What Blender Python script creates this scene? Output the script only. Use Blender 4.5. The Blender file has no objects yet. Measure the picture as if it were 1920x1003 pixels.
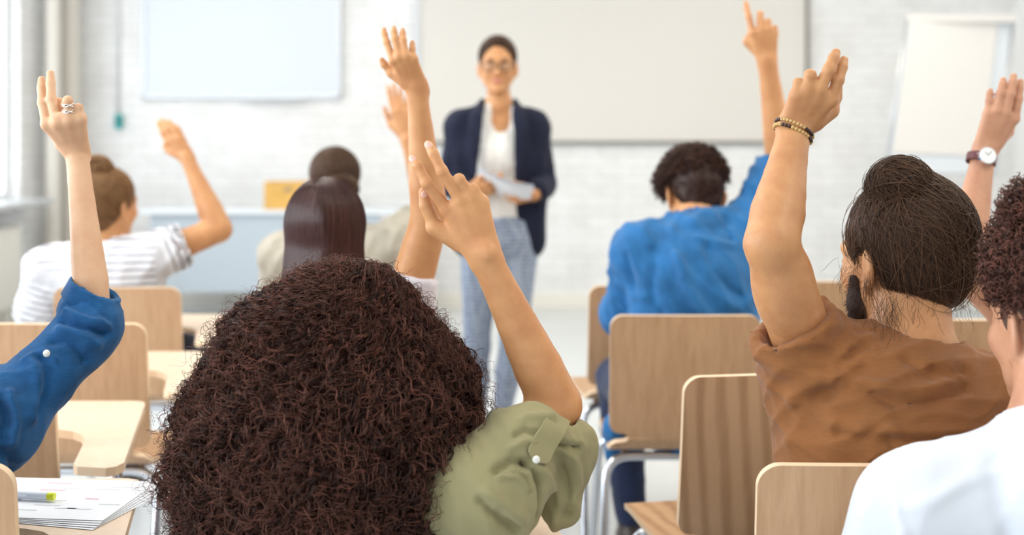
import bpy, math, random
import numpy as np
from mathutils import Vector, Matrix, noise as mnoise

random.seed(7); RNG = np.random.RandomState(11)
SC = bpy.context.scene
COL = SC.collection
# ------------------------------------------------------------------ camera
FPX = 2300.0; CAMH = 1.28; CX = 960.0; CY = 262.0
cam_d = bpy.data.cameras.new('camera'); cam = bpy.data.objects.new('camera', cam_d)
COL.objects.link(cam); SC.camera = cam
cam.location = (0, 0, CAMH); cam.rotation_euler = (math.pi / 2, 0, 0)
cam_d.sensor_width = 36.0; cam_d.lens = FPX / 1920 * 36
cam_d.shift_y = -(501.5 - CY) / 1920
cam_d.clip_start = 0.05; cam_d.clip_end = 100
cam_d.dof.use_dof = True; cam_d.dof.focus_distance = 1.93
cam_d.dof.aperture_fstop = 2.5
# ------------------------------------------------------------------ world, light, exposure
SC.view_settings.view_transform = 'Standard'; SC.view_settings.look = 'None'
SC.view_settings.gamma = 1.0; SC.view_settings.use_curve_mapping = False
SC.view_settings.exposure = -0.64
world = bpy.data.worlds.new('world'); SC.world = world; world.use_nodes = True
wb = world.node_tree.nodes['Background']
wb.inputs[0].default_value = (0.86, 0.93, 1.0, 1); wb.inputs[1].default_value = 0.55
_wn = world.node_tree; _tc = _wn.nodes.new('ShaderNodeTexCoord'); _sx = _wn.nodes.new('ShaderNodeSeparateXYZ'); _mr = _wn.nodes.new('ShaderNodeMapRange')
_wn.links.new(_tc.outputs['Generated'], _sx.inputs[0]); _wn.links.new(_sx.outputs[0], _mr.inputs['Value'])   # the overcast sky is brightest on the window side
_mr.interpolation_type = 'SMOOTHSTEP'
_mr.inputs['From Min'].default_value = -.25; _mr.inputs['From Max'].default_value = -.0; _mr.inputs['To Min'].default_value = 2.6; _mr.inputs['To Max'].default_value = .55
_wn.links.new(_mr.outputs[0], wb.inputs[1])
SC.cycles.use_denoising = True
SC.cycles.max_bounces = 6; SC.cycles.diffuse_bounces = 4; SC.cycles.glossy_bounces = 2
SC.cycles.transparent_max_bounces = 8
SC.cycles.sample_clamp_indirect = 6

def area(name, loc, rot, sx, sy, power, color):
    l = bpy.data.lights.new(name, 'AREA'); l.shape = 'RECTANGLE'; l.size = sx; l.size_y = sy
    l.energy = power; l.color = color
    o = bpy.data.objects.new(name, l); COL.objects.link(o); o.location = loc; o.rotation_euler = rot
    return o
# daylight through the left windows (cool), facing +X
for i, y in enumerate((0.9, 4.0, 7.48)):
    area('window_daylight', (-3.62, y, 1.95), (0, -math.pi / 2, 0), 2.1, 2.5, (240, 155, 74)[i], (0.87, 0.94, 1.0))
# unseen warm ceiling lamps, added to brighten the room and its right side
for i, (x, y) in enumerate(((-1.7, 0.6), (1.9, 0.6), (-1.7, 3.6), (1.9, 3.6), (-1.7, 6.8), (1.9, 6.8))):
    area('added_ceiling_light', (x, y, 3.36), (0, 0, 0), 0.6, 1.8, (24, 60, 42, 70, 55, 62)[i], (1.0, 0.90, 0.74))

def P(px, py, d):
    """photo pixel + real distance from the camera plane -> world point"""
    return np.array([(px - CX) / FPX * d, d, CAMH - (py - CY) / FPX * d])
def V3(*a): return np.array(a, float)
def nrm(v): v = np.asarray(v, float); return v / (np.linalg.norm(v) + 1e-12)

# ------------------------------------------------------------------ tagging
def tag(o, label=None, cat=None, group=None, kind=None):
    if label: o['label'] = label
    if cat: o['category'] = cat
    if group: o['group'] = group
    if kind: o['kind'] = kind
    return o
def empty(name, loc=(0, 0, 0), rz=0.0):
    o = bpy.data.objects.new(name, None); COL.objects.link(o)
    o.empty_display_size = 0.1; o.location = loc; o.rotation_euler = (0, 0, rz)
    return o
def mesh_obj(name, v, f, mats, parent=None, smooth=True, midx=None, loops=None):
    me = bpy.data.meshes.new(name)
    v = np.asarray(v, np.float32)
    if isinstance(f, np.ndarray) and f.ndim == 2:
        n, k = f.shape
        me.vertices.add(len(v)); me.vertices.foreach_set('co', v.ravel())
        me.loops.add(n * k); me.loops.foreach_set('vertex_index', f.astype(np.int32).ravel())
        me.polygons.add(n)
        me.polygons.foreach_set('loop_start', np.arange(0, n * k, k, dtype=np.int32))
        me.update(calc_edges=True)
        me.validate()
    else:
        me.from_pydata([tuple(p) for p in v], [], f)
    if not isinstance(mats, (list, tuple)): mats = [mats]
    for m in mats: me.materials.append(m)
    if midx is not None: me.polygons.foreach_set('material_index', np.asarray(midx, np.int32))
    me.polygons.foreach_set('use_smooth', np.full(len(me.polygons), smooth))
    me.update()
    o = bpy.data.objects.new(name, me); COL.objects.link(o)
    if parent is not None:
        o.parent = parent
    return o
def rebase(root_loc, v): return np.asarray(v) - np.asarray(root_loc)

# ------------------------------------------------------------------ mesh builders (classic)
class MB:
    def __init__(s): s.v = []; s.f = []; s.mi = []
    def add(s, v, f, mi=0):
        o = len(s.v); s.v += [tuple(p) for p in v]; s.f += [tuple(i + o for i in q) for q in f]; s.mi += [mi] * len(f)
    def box(s, c, d, R=None, mi=0, bev=0.0):
        x, y, z = [k / 2 for k in d]
        if bev <= 0:
            v = [(-x, -y, -z), (x, -y, -z), (x, y, -z), (-x, y, -z), (-x, -y, z), (x, -y, z), (x, y, z), (-x, y, z)]
            f = [(0, 3, 2, 1), (4, 5, 6, 7), (0, 1, 5, 4), (1, 2, 6, 5), (2, 3, 7, 6), (3, 0, 4, 7)]
        else:
            import bmesh
            bm = bmesh.new(); bmesh.ops.create_cube(bm, size=1)
            for w in bm.verts: w.co = Vector((w.co.x * 2 * x, w.co.y * 2 * y, w.co.z * 2 * z))
            bmesh.ops.bevel(bm, geom=bm.edges[:], offset=bev, segments=2, affect='EDGES', profile=0.6)
            bm.verts.index_update()
            v = [tuple(w.co) for w in bm.verts]; f = [tuple(w.index for w in q.verts) for q in bm.faces]; bm.free()
        v = np.array(v)
        if R is not None: v = v @ np.asarray(R).T
        s.add(v + np.asarray(c), f, mi)
    def tube(s, pts, r, n=10, mi=0, closed=False, rs=None):
        pts = np.asarray(pts, float); m = len(pts)
        T = np.gradient(pts, axis=0) if not closed else np.roll(pts, -1, 0) - np.roll(pts, 1, 0)
        T /= np.linalg.norm(T, axis=1)[:, None] + 1e-12
        u = np.cross(T[0], (0, 0, 1)); 
        if np.linalg.norm(u) < .1: u = np.cross(T[0], (1, 0, 0))
        u = nrm(u); V = []
        for i in range(m):
            u = nrm(u - T[i] * (u @ T[i])); w = np.cross(T[i], u)
            rr = r if rs is None else rs[i]
            for k in range(n):
                a = 2 * math.pi * k / n; V.append(pts[i] + rr * (math.cos(a) * u + math.sin(a) * w))
        Fc = []
        for i in range(m if closed else m - 1):
            j = (i + 1) % m
            for k in range(n):
                Fc.append((i * n + k, i * n + (k + 1) % n, j * n + (k + 1) % n, j * n + k))
        if not closed: Fc.append(tuple(range(n))[::-1]); Fc.append(tuple((m - 1) * n + k for k in range(n)))
        s.add(V, Fc, mi)
    def build(s, name, mats, parent=None, smooth=False):
        return mesh_obj(name, s.v, s.f, mats, parent, smooth, s.mi)
def autosmooth(o, ang=40):
    me = o.data
    me.polygons.foreach_set('use_smooth', np.full(len(me.polygons), True))
    try: me.set_sharp_from_angle(angle=math.radians(ang))
    except Exception: pass
    return o
def bez(pts, n=8):
    """Catmull-Rom through pts"""
    p = np.asarray(pts, float); p = np.vstack([2 * p[0] - p[1], p, 2 * p[-1] - p[-2]]); out = []
    for i in range(1, len(p) - 2):
        for t in np.linspace(0, 1, n, endpoint=False):
            a, b, c, d = p[i - 1:i + 3]
            out.append(.5 * ((2 * b) + (-a + c) * t + (2 * a - 5 * b + 4 * c - d) * t * t + (-a + 3 * b - 3 * c + d) * t ** 3))
    out.append(p[-2]); return np.array(out)
def fillet(pts, r, n=6):
    """polyline with rounded corners"""
    p = [np.asarray(q, float) for q in pts]; out = [p[0]]
    for i in range(1, len(p) - 1):
        a = nrm(p[i - 1] - p[i]); b = nrm(p[i + 1] - p[i])
        rr = min(r, .45 * np.linalg.norm(p[i - 1] - p[i]), .45 * np.linalg.norm(p[i + 1] - p[i]))
        A = p[i] + a * rr; B = p[i] + b * rr
        for t in np.linspace(0, 1, n): out.append((1 - t) ** 2 * A + 2 * t * (1 - t) * p[i] + t * t * B)
    out.append(p[-1]); return np.array(out)

# ------------------------------------------------------------------ signed distance modelling
class Sdf:
    def __init__(s): s.ops = []
    def _add(s, fn, lo, hi, k, mode): s.ops.append((fn, np.asarray(lo, float), np.asarray(hi, float), k, mode)); return s
    def cone(s, a, b, ra, rb, k=.01, u=None, flat=1.0, mode='u'):
        a = np.asarray(a, float); b = np.asarray(b, float); ba = b - a; L2 = max(ba @ ba, 1e-10)
        R = max(ra, rb); lo = np.minimum(a, b) - R * max(1, flat); hi = np.maximum(a, b) + R * max(1, flat)
        if u is not None:
            dr = nrm(ba); u = nrm(np.asarray(u, float) - dr * (np.asarray(u, float) @ dr)); w = np.cross(dr, u)
        def fn(X, Y, Z):
            x = X - a[0]; y = Y - a[1]; z = Z - a[2]
            t = np.clip((x * ba[0] + y * ba[1] + z * ba[2]) / L2, 0, 1)
            x = x - t * ba[0]; y = y - t * ba[1]; z = z - t * ba[2]
            q2 = x * x + y * y + z * z
            r = ra + (rb - ra) * t
            if u is None: return np.sqrt(q2) - r
            qw = x * w[0] + y * w[1] + z * w[2]
            l = np.sqrt(np.maximum(q2 - qw * qw + (qw / flat) ** 2, 1e-10)); q = np.sqrt(q2)
            return np.where(l < r * .3, -r * flat * .7, q * (1 - r / l))
        return s._add(fn, lo, hi, k, mode)
    def ell(s, c, r, R=None, k=.01, mode='u'):
        c = np.asarray(c, float); r = np.asarray(r, float); R = np.eye(3) if R is None else np.asarray(R)
        e = np.sqrt(((R * r) ** 2).sum(1))
        def fn(X, Y, Z):
            x = X - c[0]; y = Y - c[1]; z = Z - c[2]
            px = x * R[0, 0] + y * R[1, 0] + z * R[2, 0]; py = x * R[0, 1] + y * R[1, 1] + z * R[2, 1]; pz = x * R[0, 2] + y * R[1, 2] + z * R[2, 2]
            k0 = np.sqrt((px / r[0]) ** 2 + (py / r[1]) ** 2 + (pz / r[2]) ** 2)
            k1 = np.sqrt((px / r[0] ** 2) ** 2 + (py / r[1] ** 2) ** 2 + (pz / r[2] ** 2) ** 2) + 1e-9
            return np.where(k0 < .2, -.8 * r.min(), k0 * (k0 - 1) / k1)
        return s._add(fn, c - e, c + e, k, mode)
    def sph(s, c, r, k=.01, mode='u'): return s.ell(c, (r, r, r), None, k, mode)
    def plane(s, p, n, k=.0):
        """cut away everything on the side n points to"""
        p = np.asarray(p, float); n = nrm(n)
        def fn(X, Y, Z): return -((X - p[0]) * n[0] + (Y - p[1]) * n[1] + (Z - p[2]) * n[2])
        return s._add(fn, (-99,) * 3, (99,) * 3, k, 's')
    def cut_local(s, p, n, rad, k=.0):
        """plane cut, but only inside a ball of radius rad round p"""
        p = np.asarray(p, float); n = nrm(n)
        def fn(X, Y, Z):
            x = X - p[0]; y = Y - p[1]; z = Z - p[2]
            pl = -(x * n[0] + y * n[1] + z * n[2])
            return np.maximum(pl, np.sqrt(x * x + y * y + z * z) - rad)
        return s._add(fn, p - rad, p + rad, k, 's')
    def merge(s, o): s.ops += o.ops; return s
    def eval_pts(s, Q):
        X, Y, Z = Q[:, 0], Q[:, 1], Q[:, 2]; f = np.full(len(Q), .1)
        for fn, lo, hi, k, mode in s.ops:
            d = fn(X, Y, Z); f = comb(f, d, k, mode)
        return f
    def bounds(s, pad=.03):
        u = [o for o in s.ops if o[4] == 'u']
        return np.min([o[1] for o in u], 0) - pad, np.max([o[2] for o in u], 0) + pad
    def mesh(s, step=.006, fine=None, fstep=.0022, smooth=1, lo=None, hi=None):
        L, Hh = s.bounds()
        if lo is not None: L = np.maximum(L, lo)
        if hi is not None: Hh = np.minimum(Hh, hi)
        ax = [axis_grid(L[i], Hh[i], step, [(fb[0][i], fb[1][i], fb[2] if len(fb) > 2 else fstep) for fb in (fine or [])]) for i in range(3)]
        F = np.full([len(a) for a in ax], .05, np.float32); mg = .035
        for fn, l, h, k, mode in s.ops:
            sl = []
            for i in range(3):
                a = np.searchsorted(ax[i], l[i] - mg); b = np.searchsorted(ax[i], h[i] + mg)
                sl.append(slice(max(a, 0), max(b, 0)))
            if any(q.stop <= q.start for q in sl): continue
            X = ax[0][sl[0]][:, None, None]; Y = ax[1][sl[1]][None, :, None]; Z = ax[2][sl[2]][None, None, :]
            d = fn(X, Y, Z)
            F[tuple(sl)] = comb(F[tuple(sl)], d, k, mode)
        v, q = nets(ax, F)
        for _ in range(smooth): v = laplace(v, q, .5)
        return v, q
def comb(f, d, k, mode):
    if mode == 'u':
        if k <= 0: return np.minimum(f, d)
        h = np.maximum(k - np.abs(f - d), 0) / k
        return np.minimum(f, d) - h * h * k * .25
    d = -d
    if k <= 0: return np.maximum(f, d)
    h = np.maximum(k - np.abs(f - d), 0) / k
    return np.maximum(f, d) + h * h * k * .25
def axis_grid(lo, hi, step, fine):
    out = [lo]; x = lo
    while x < hi:
        st = step
        for a, b, fs in fine:
            if a - step < x < b: st = min(st, fs)
        x += st; out.append(x)
    return np.array(out, np.float32)
def nets(ax, F):
    nx, ny, nz = F.shape; S = F < 0
    cnt = np.zeros((nx - 1, ny - 1, nz - 1), np.int8)
    for a in (0, 1):
        for b in (0, 1):
            for c in (0, 1):
                cnt += S[a:nx - 1 + a, b:ny - 1 + b, c:nz - 1 + c]
    act = (cnt > 0) & (cnt < 8); I, J, K = np.nonzero(act); n = len(I)
    ids = np.full(act.shape, -1, np.int32); ids[I, J, K] = np.arange(n)
    acc = np.zeros((n, 3)); num = np.zeros(n)
    cs = [(a, b, c) for a in (0, 1) for b in (0, 1) for c in (0, 1)]
    for p in cs:
        for ax_i in range(3):
            if p[ax_i]: continue
            q = list(p); q[ax_i] = 1
            f0 = F[I + p[0], J + p[1], K + p[2]]; f1 = F[I + q[0], J + q[1], K + q[2]]
            m = (f0 < 0) != (f1 < 0); t = np.where(m, f0 / np.where(f0 == f1, 1, f0 - f1), 0)
            A = np.stack([ax[0][I + p[0]], ax[1][J + p[1]], ax[2][K + p[2]]], 1)
            B = np.stack([ax[0][I + q[0]], ax[1][J + q[1]], ax[2][K + q[2]]], 1)
            acc += np.where(m[:, None], A + (B - A) * t[:, None], 0); num += m
    v = acc / num[:, None]
    Q = []
    def quads(sgn, d0, off, ra, rb, rc):
        i, j, k = np.nonzero(d0)
        i = i + ra; j = j + rb; k = k + rc
        q = np.stack([ids[i + o[0], j + o[1], k + o[2]] for o in off], 1)
        s_ = sgn[i, j, k]; q[~s_] = q[~s_][:, ::-1]
        Q.append(q[(q >= 0).all(1)])
    d = (S[:-1] != S[1:])[:, 1:-1, 1:-1]; quads(S, d, [(0, -1, -1), (0, 0, -1), (0, 0, 0), (0, -1, 0)], 0, 1, 1)
    d = (S[:, :-1] != S[:, 1:])[1:-1, :, 1:-1]; quads(S, d, [(-1, 0, -1), (-1, 0, 0), (0, 0, 0), (0, 0, -1)], 1, 0, 1)
    d = (S[:, :, :-1] != S[:, :, 1:])[1:-1, 1:-1, :]; quads(S, d, [(-1, -1, 0), (0, -1, 0), (0, 0, 0), (-1, 0, 0)], 1, 1, 0)
    return v, np.concatenate(Q)
def laplace(v, q, w):
    n = len(v); s = np.zeros_like(v); c = np.zeros(n)
    for a, b in ((0, 1), (1, 2), (2, 3), (3, 0)):
        A = q[:, a]; B = q[:, b]
        for i in range(3):
            s[:, i] += np.bincount(A, v[B, i], n) + np.bincount(B, v[A, i], n)
        c += np.bincount(A, minlength=n) + np.bincount(B, minlength=n)
    return v * (1 - w) + w * s / np.maximum(c, 1)[:, None]
def normals(v, q):
    fn = np.cross(v[q[:, 2]] - v[q[:, 0]], v[q[:, 3]] - v[q[:, 1]]); n = np.zeros_like(v)
    for k in range(4):
        for i in range(3): n[:, i] += np.bincount(q[:, k], fn[:, i], len(v))
    return n / (np.linalg.norm(n, axis=1)[:, None] + 1e-12)
def flow(v, fdir, scale, seed=0, n=5, warp=1.0):
    """soft cloth folds running along fdir: 0..1 ridged waves"""
    r = np.random.RandomState(seed); fdir = nrm(fdir); out = np.zeros(len(v)); tot = 0
    for i in range(n):
        k = r.normal(size=3); k -= fdir * (k @ fdir) * .85; k = nrm(k) * 2 * math.pi / scale * r.uniform(.6, 1.7)
        k2 = nrm(r.normal(size=3)) * 2 * math.pi / (scale * 2.6)
        a = r.uniform(.5, 1.); ph = v @ k + warp * 1.6 * np.sin(v @ k2 + r.uniform(0, 6)) + r.uniform(0, 6)
        out += a * (1 - np.abs(np.sin(ph * .5))) ** 1.5; tot += a
    return out / tot - .2
def crease(v, n, folds, ):
    """folds: (points, width, amp) raised (or sunk) lines on the cloth"""
    d = np.zeros(len(v)); pxv = CX + v[:, 0] / v[:, 1] * FPX; pyv = CY + (CAMH - v[:, 2]) / v[:, 1] * FPX
    def snap(p):
        if len(p) == 2:      # a fold point given where it lies on the visible cloth
            q = np.hypot(pxv - p[0], pyv - p[1]); m = q < max(9, q.min() + 3); return v[np.where(m)[0][np.argmin(v[m, 1])]]
        return np.asarray(p)
    for pts, w, amp in folds:
        if len(pts[0]) == 2: pts = [tuple(k) for k in bez([(*k, 0) for k in pts], 4)[:, :2]]
        pts = [snap(p) for p in pts]
        best = np.full(len(v), 9.)
        for a, b in zip(pts[:-1], pts[1:]):
            a = np.asarray(a); b = np.asarray(b); ba = b - a; t = np.clip((v - a) @ ba / (ba @ ba + 1e-9), 0, 1)
            L = np.linalg.norm(v - a - t[:, None] * ba, axis=1) if True else 0; best = np.minimum(best, L)
        d += amp * np.exp(-(best / w) ** 2)
    return v + n * d[:, None]
# ------------------------------------------------------------------ materials
def new_mat(name):
    m = bpy.data.materials.new(name); m.use_nodes = True; nt = m.node_tree
    return m, nt, nt.nodes['Principled BSDF']
def node(nt, t, **kw):
    n = nt.nodes.new(t)
    for k, v in kw.items(): setattr(n, k, v)
    return n
def coords(nt, scale=(1, 1, 1), kind='Object', rot=(0, 0, 0)):
    tc = node(nt, 'ShaderNodeTexCoord'); mp = node(nt, 'ShaderNodeMapping')
    mp.inputs['Scale'].default_value = scale; mp.inputs['Rotation'].default_value = rot
    nt.links.new(tc.outputs[kind], mp.inputs[0]); return mp.outputs[0]
def ramp(nt, fac, stops):
    r = node(nt, 'ShaderNodeValToRGB'); cr = r.color_ramp
    while len(cr.elements) < len(stops): cr.elements.new(.5)
    for e, (p, c) in zip(cr.elements, stops): e.position = p; e.color = (*c, 1)
    nt.links.new(fac, r.inputs[0]); return r.outputs[0]
def noise_tex(nt, vec, scale, detail=3, rough=.5, dist=0):
    n = node(nt, 'ShaderNodeTexNoise'); n.inputs['Scale'].default_value = scale; n.inputs['Detail'].default_value = detail
    n.inputs['Roughness'].default_value = rough; n.inputs['Distortion'].default_value = dist
    nt.links.new(vec, n.inputs['Vector']); return n.outputs['Fac']
def bump(nt, b, h, strength, dist=.002):
    n = node(nt, 'ShaderNodeBump'); n.inputs['Strength'].default_value = strength; n.inputs['Distance'].default_value = dist
    nt.links.new(h, n.inputs['Height']); nt.links.new(n.outputs[0], b.inputs['Normal']); return n
def plain(name, c, rough=.5, metal=0., spec=.5, var=0., scale=8, bmp=0., bscale=200, sheen=0., emit=0):
    m, nt, b = new_mat(name)
    b.inputs['Base Color'].default_value = (*c, 1); b.inputs['Roughness'].default_value = rough
    b.inputs['Metallic'].default_value = metal; b.inputs['Specular IOR Level'].default_value = spec
    if sheen: b.inputs['Sheen Weight'].default_value = sheen; b.inputs['Sheen Roughness'].default_value = .5
    vec = coords(nt)
    if var:
        f = noise_tex(nt, vec, scale)
        c0 = tuple(max(0, k * (1 - var)) for k in c); c1 = tuple(min(1, k * (1 + var)) for k in c)
        nt.links.new(ramp(nt, f, [(.3, c0), (.7, c1)]), b.inputs['Base Color'])
    if bmp: bump(nt, b, noise_tex(nt, vec, bscale, 2), bmp, .001)
    return m
def skin_mat(name, c, blush):
    m, nt, b = new_mat(name); vec = coords(nt)
    f = noise_tex(nt, vec, 22, 4, .6); nt.links.new(ramp(nt, f, [(.32, blush), (.62, c)]), b.inputs['Base Color'])
    b.inputs['Roughness'].default_value = .46; b.inputs['Specular IOR Level'].default_value = .4
    b.inputs['Subsurface Weight'].default_value = .12; b.inputs['Subsurface Radius'].default_value = (.012, .005, .003)
    b.inputs['Subsurface Scale'].default_value = .6
    bump(nt, b, noise_tex(nt, vec, 260, 3), .25, .0006); return m
def cloth_mat(name, c, var=.12, weave=900, rough=.85, sheen=.15, slub=0.):
    m, nt, b = new_mat(name); vec = coords(nt)
    f = noise_tex(nt, vec, 14, 4, .6)
    c0 = tuple(k * (1 - var) for k in c); c1 = tuple(min(1, k * (1 + var)) for k in c)
    col = ramp(nt, f, [(.3, c0), (.7, c1)])
    if slub:
        f2 = noise_tex(nt, coords(nt, (60, 60, 700)), 1, 2)
        mx = node(nt, 'ShaderNodeMix', data_type='RGBA', blend_type='MULTIPLY'); mx.inputs[0].default_value = slub
        nt.links.new(col, mx.inputs[6]); nt.links.new(ramp(nt, f2, [(.35, (.55, .55, .55)), (.65, (1, 1, 1))]), mx.inputs[7]); col = mx.outputs[2]
    nt.links.new(col, b.inputs['Base Color']); b.inputs['Roughness'].default_value = rough
    b.inputs['Specular IOR Level'].default_value = .2; b.inputs['Sheen Weight'].default_value = sheen
    bump(nt, b, noise_tex(nt, vec, weave, 2), .35, .0006); return m
def wood_mat(name, c, dark, grain=1.0, cath=.0):
    m, nt, b = new_mat(name)
    vec = coords(nt, (26, 26, 1.6)); f = noise_tex(nt, vec, 2.2, 5, .6, .4)
    w = node(nt, 'ShaderNodeTexWave', wave_type='BANDS', bands_direction='X'); w.inputs['Scale'].default_value = 5
    w.inputs['Distortion'].default_value = 6; w.inputs['Detail'].default_value = 2; w.inputs['Detail Scale'].default_value = .6
    nt.links.new(coords(nt, (1.5, 1.5, .42), rot=(0, .35, 0)), w.inputs['Vector'])
    mx = node(nt, 'ShaderNodeMix', data_type='FLOAT'); mx.inputs[0].default_value = cath
    nt.links.new(f, mx.inputs[2]); nt.links.new(w.outputs['Fac'], mx.inputs[3])
    nt.links.new(ramp(nt, mx.outputs[0], [(.25, dark), (.6, c)]), b.inputs['Base Color'])
    b.inputs['Roughness'].default_value = .42; return m
def hair_mat(name, c, c2, rough=.45):
    m, nt, b = new_mat(name)
    at = node(nt, 'ShaderNodeAttribute', attribute_name='tone')
    nt.links.new(ramp(nt, at.outputs['Fac'], [(0, c), (1, c2)]), b.inputs['Base Color'])
    b.inputs['Roughness'].default_value = rough; b.inputs['Specular IOR Level'].default_value = .28
    return m
M = {}
M['skin_fair'] = skin_mat('skin fair', (.74, .46, .28), (.68, .38, .22))
M['skin_tan'] = skin_mat('skin tan', (.64, .32, .14), (.56, .255, .11))
M['skin_olive'] = skin_mat('skin olive', (.55, .275, .12), (.47, .21, .09))
M['skin_brown'] = skin_mat('skin brown', (.58, .30, .18), (.48, .23, .14))
M['nail'] = plain('nail', (.74, .42, .33), .3)
M['denim'] = cloth_mat('denim', (.018, .10, .26), .28, 1200, .9, .1, slub=.35)
M['blue_shirt'] = cloth_mat('blue shirt', (.024, .145, .36), .22, 900, .8, .15, slub=.2)
M['olive'] = cloth_mat('olive cotton', (.30, .27, .14), .08)
M['rust'] = cloth_mat('brown jersey', (.27, .108, .036), .10, 700, slub=.25)
M['white_tee'] = cloth_mat('white jersey', (.63, .66, .72), .02)
M['linen'] = cloth_mat('grey beige linen', (.50, .46, .38), .14)
M['lilac'] = cloth_mat('speckled pale tee', (.66, .62, .66), .2, 500)
M['jeans'] = cloth_mat('dark jeans', (.02, .03, .075), .25)
M['blazer'] = cloth_mat('navy blazer', (.012, .015, .034), .2, sheen=.05)
M['blouse'] = cloth_mat('white blouse', (.80, .78, .74), .05)
M['trouser_dark'] = cloth_mat('dark trousers', (.05, .05, .06), .2)
M['shoe'] = plain('shoe leather', (.05, .04, .035), .4)
M['pump'] = plain('pale pink shoe', (.62, .36, .32), .35)
M['hair_red'] = hair_mat('auburn dark hair', (.030, .012, .008), (.23, .085, .055), .5)
M['hair_dark'] = hair_mat('dark brown hair', (.030, .015, .009), (.16, .080, .042), .40)
M['hair_plum'] = hair_mat('dark plum brown hair', (.028, .012, .010), (.12, .052, .048), .33)
M['hair_blond'] = hair_mat('blond brown hair', (.13, .058, .022), (.42, .23, .10), .4)
M['hair_curl'] = hair_mat('curly brown hair', (.024, .010, .007), (.12, .048, .028))
M['steel'] = plain('chrome steel tube', (.62, .65, .70), .2, 1.)
M['wood_face'] = wood_mat('beech face', (.54, .335, .19), (.43, .25, .13))
M['wood_cath'] = wood_mat('figured beech face', (.54, .335, .19), (.40, .23, .12), cath=.5)
M['wood_edge'] = plain('pale plywood edge', (.84, .63, .42), .5)
M['tablet'] = wood_mat('pale beech tablet', (.74, .57, .42), (.68, .50, .35))
M['rubber'] = plain('dark rubber', (.03, .03, .03), .6)
M['paper'] = plain('white paper', (.84, .86, .90), .6)
M['ink_pink'] = plain('pink marker ink', (.88, .52, .60), .7)
M['ink_grey'] = plain('grey print', (.78, .80, .83), .7)
M['silver'] = plain('silver', (.86, .84, .82), .12, 1.)
M['gold_bead'] = plain('golden wooden bead', (.55, .36, .14), .4)
M['dark_bead'] = plain('dark bead', (.045, .02, .015), .35)
M['strap'] = plain('oxblood leather strap', (.10, .012, .02), .4)
M['dial'] = plain('white watch dial', (.88, .88, .86), .3)
M['white_plastic'] = plain('white plastic', (.80, .84, .90), .3)
M['yellow'] = plain('fluorescent yellow cap', (.80, .86, .04), .35)
M['black'] = plain('black plastic', (.012, .012, .014), .3)
M['button'] = plain('pearl button', (.78, .77, .70), .2)
M['eye_white'] = plain('eye white', (.80, .78, .75), .2)
M['iris'] = plain('dark iris', (.05, .025, .015), .15)
M['lips'] = plain('lips', (.62, .20, .17), .35)
M['brow'] = plain('dark eyebrow', (.04, .02, .014), .7)
M['fade'] = plain('short faded hair', (.085, .042, .028), .85, var=.3, scale=300, bmp=1., bscale=700)
M['beard'] = plain('dark beard', (.030, .014, .009), .8, bmp=1., bscale=500)
# ------------------------------------------------------------------ the room
WALLY = 9.4; XL = -3.5; XR = 3.86; CEIL = 3.4; Y0 = -1.6
def struct(o): o['kind'] = 'structure'; return o
def brick_mat(name, base):
    m, nt, b = new_mat(name)
    sep = node(nt, 'ShaderNodeSeparateXYZ'); cmb = node(nt, 'ShaderNodeCombineXYZ'); add = node(nt, 'ShaderNodeMath', operation='ADD')
    nt.links.new(coords(nt), sep.inputs[0])
    nt.links.new(sep.outputs[0], add.inputs[0]); nt.links.new(sep.outputs[1], add.inputs[1])
    nt.links.new(add.outputs[0], cmb.inputs[0]); nt.links.new(sep.outputs[2], cmb.inputs[1])
    br = node(nt, 'ShaderNodeTexBrick'); nt.links.new(cmb.outputs[0], br.inputs['Vector'])
    br.inputs['Scale'].default_value = 1.0; br.inputs['Brick Width'].default_value = .24; br.inputs['Row Height'].default_value = .077
    br.inputs['Mortar Size'].default_value = .006; br.inputs['Mortar Smooth'].default_value = .6
    br.inputs['Color1'].default_value = (*base, 1); br.inputs['Color2'].default_value = (*[k * .95 for k in base], 1)
    br.inputs['Mortar'].default_value = (*[k * .86 for k in base], 1)
    f = noise_tex(nt, coords(nt), 3.2, 6, .65)
    mx = node(nt, 'ShaderNodeMix', data_type='RGBA', blend_type='MULTIPLY'); mx.inputs[0].default_value = .5
    nt.links.new(br.outputs['Color'], mx.inputs[6]); nt.links.new(ramp(nt, f, [(.38, (.86, .85, .83)), (.56, (1, 1, 1))]), mx.inputs[7])
    nt.links.new(mx.outputs[2], b.inputs['Base Color']); b.inputs['Roughness'].default_value = .75
    inv = node(nt, 'ShaderNodeMath', operation='SUBTRACT'); inv.inputs[0].default_value = 1
    nt.links.new(br.outputs['Fac'], inv.inputs[1])
    n2 = node(nt, 'ShaderNodeMath', operation='ADD'); nt.links.new(inv.outputs[0], n2.inputs[0]); nt.links.new(noise_tex(nt, coords(nt), 30, 4), n2.inputs[1])
    bump(nt, b, n2.outputs[0], .5, .008); return m
M['brick'] = brick_mat('white painted brick', (.84, .84, .84))
M['plaster'] = plain('white plaster', (.84, .84, .83), .8, var=.02, scale=2)
M['ceiling'] = plain('white ceiling', (.86, .86, .85), .85)
M['floor'] = plain('grey linoleum', (.60, .62, .63), .26, var=.04, scale=1.5)
M['baseboard'] = plain('cream baseboard', (.80, .77, .70), .5)
M['frame_white'] = plain('white window frame', (.74, .75, .77), .4)
M['sill'] = plain('grey stone sill', (.50, .51, .52), .4)
M['radiator'] = plain('cream radiator', (.78, .76, .71), .4)
M['pipe'] = plain('cream pipe', (.66, .62, .56), .45)
M['board_white'] = plain('white board surface', (.64, .68, .73), .35)
M['screen'] = plain('matt screen fabric', (.70, .67, .63), .9)
M['alu'] = plain('grey aluminium', (.62, .64, .67), .35, .6)
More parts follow.
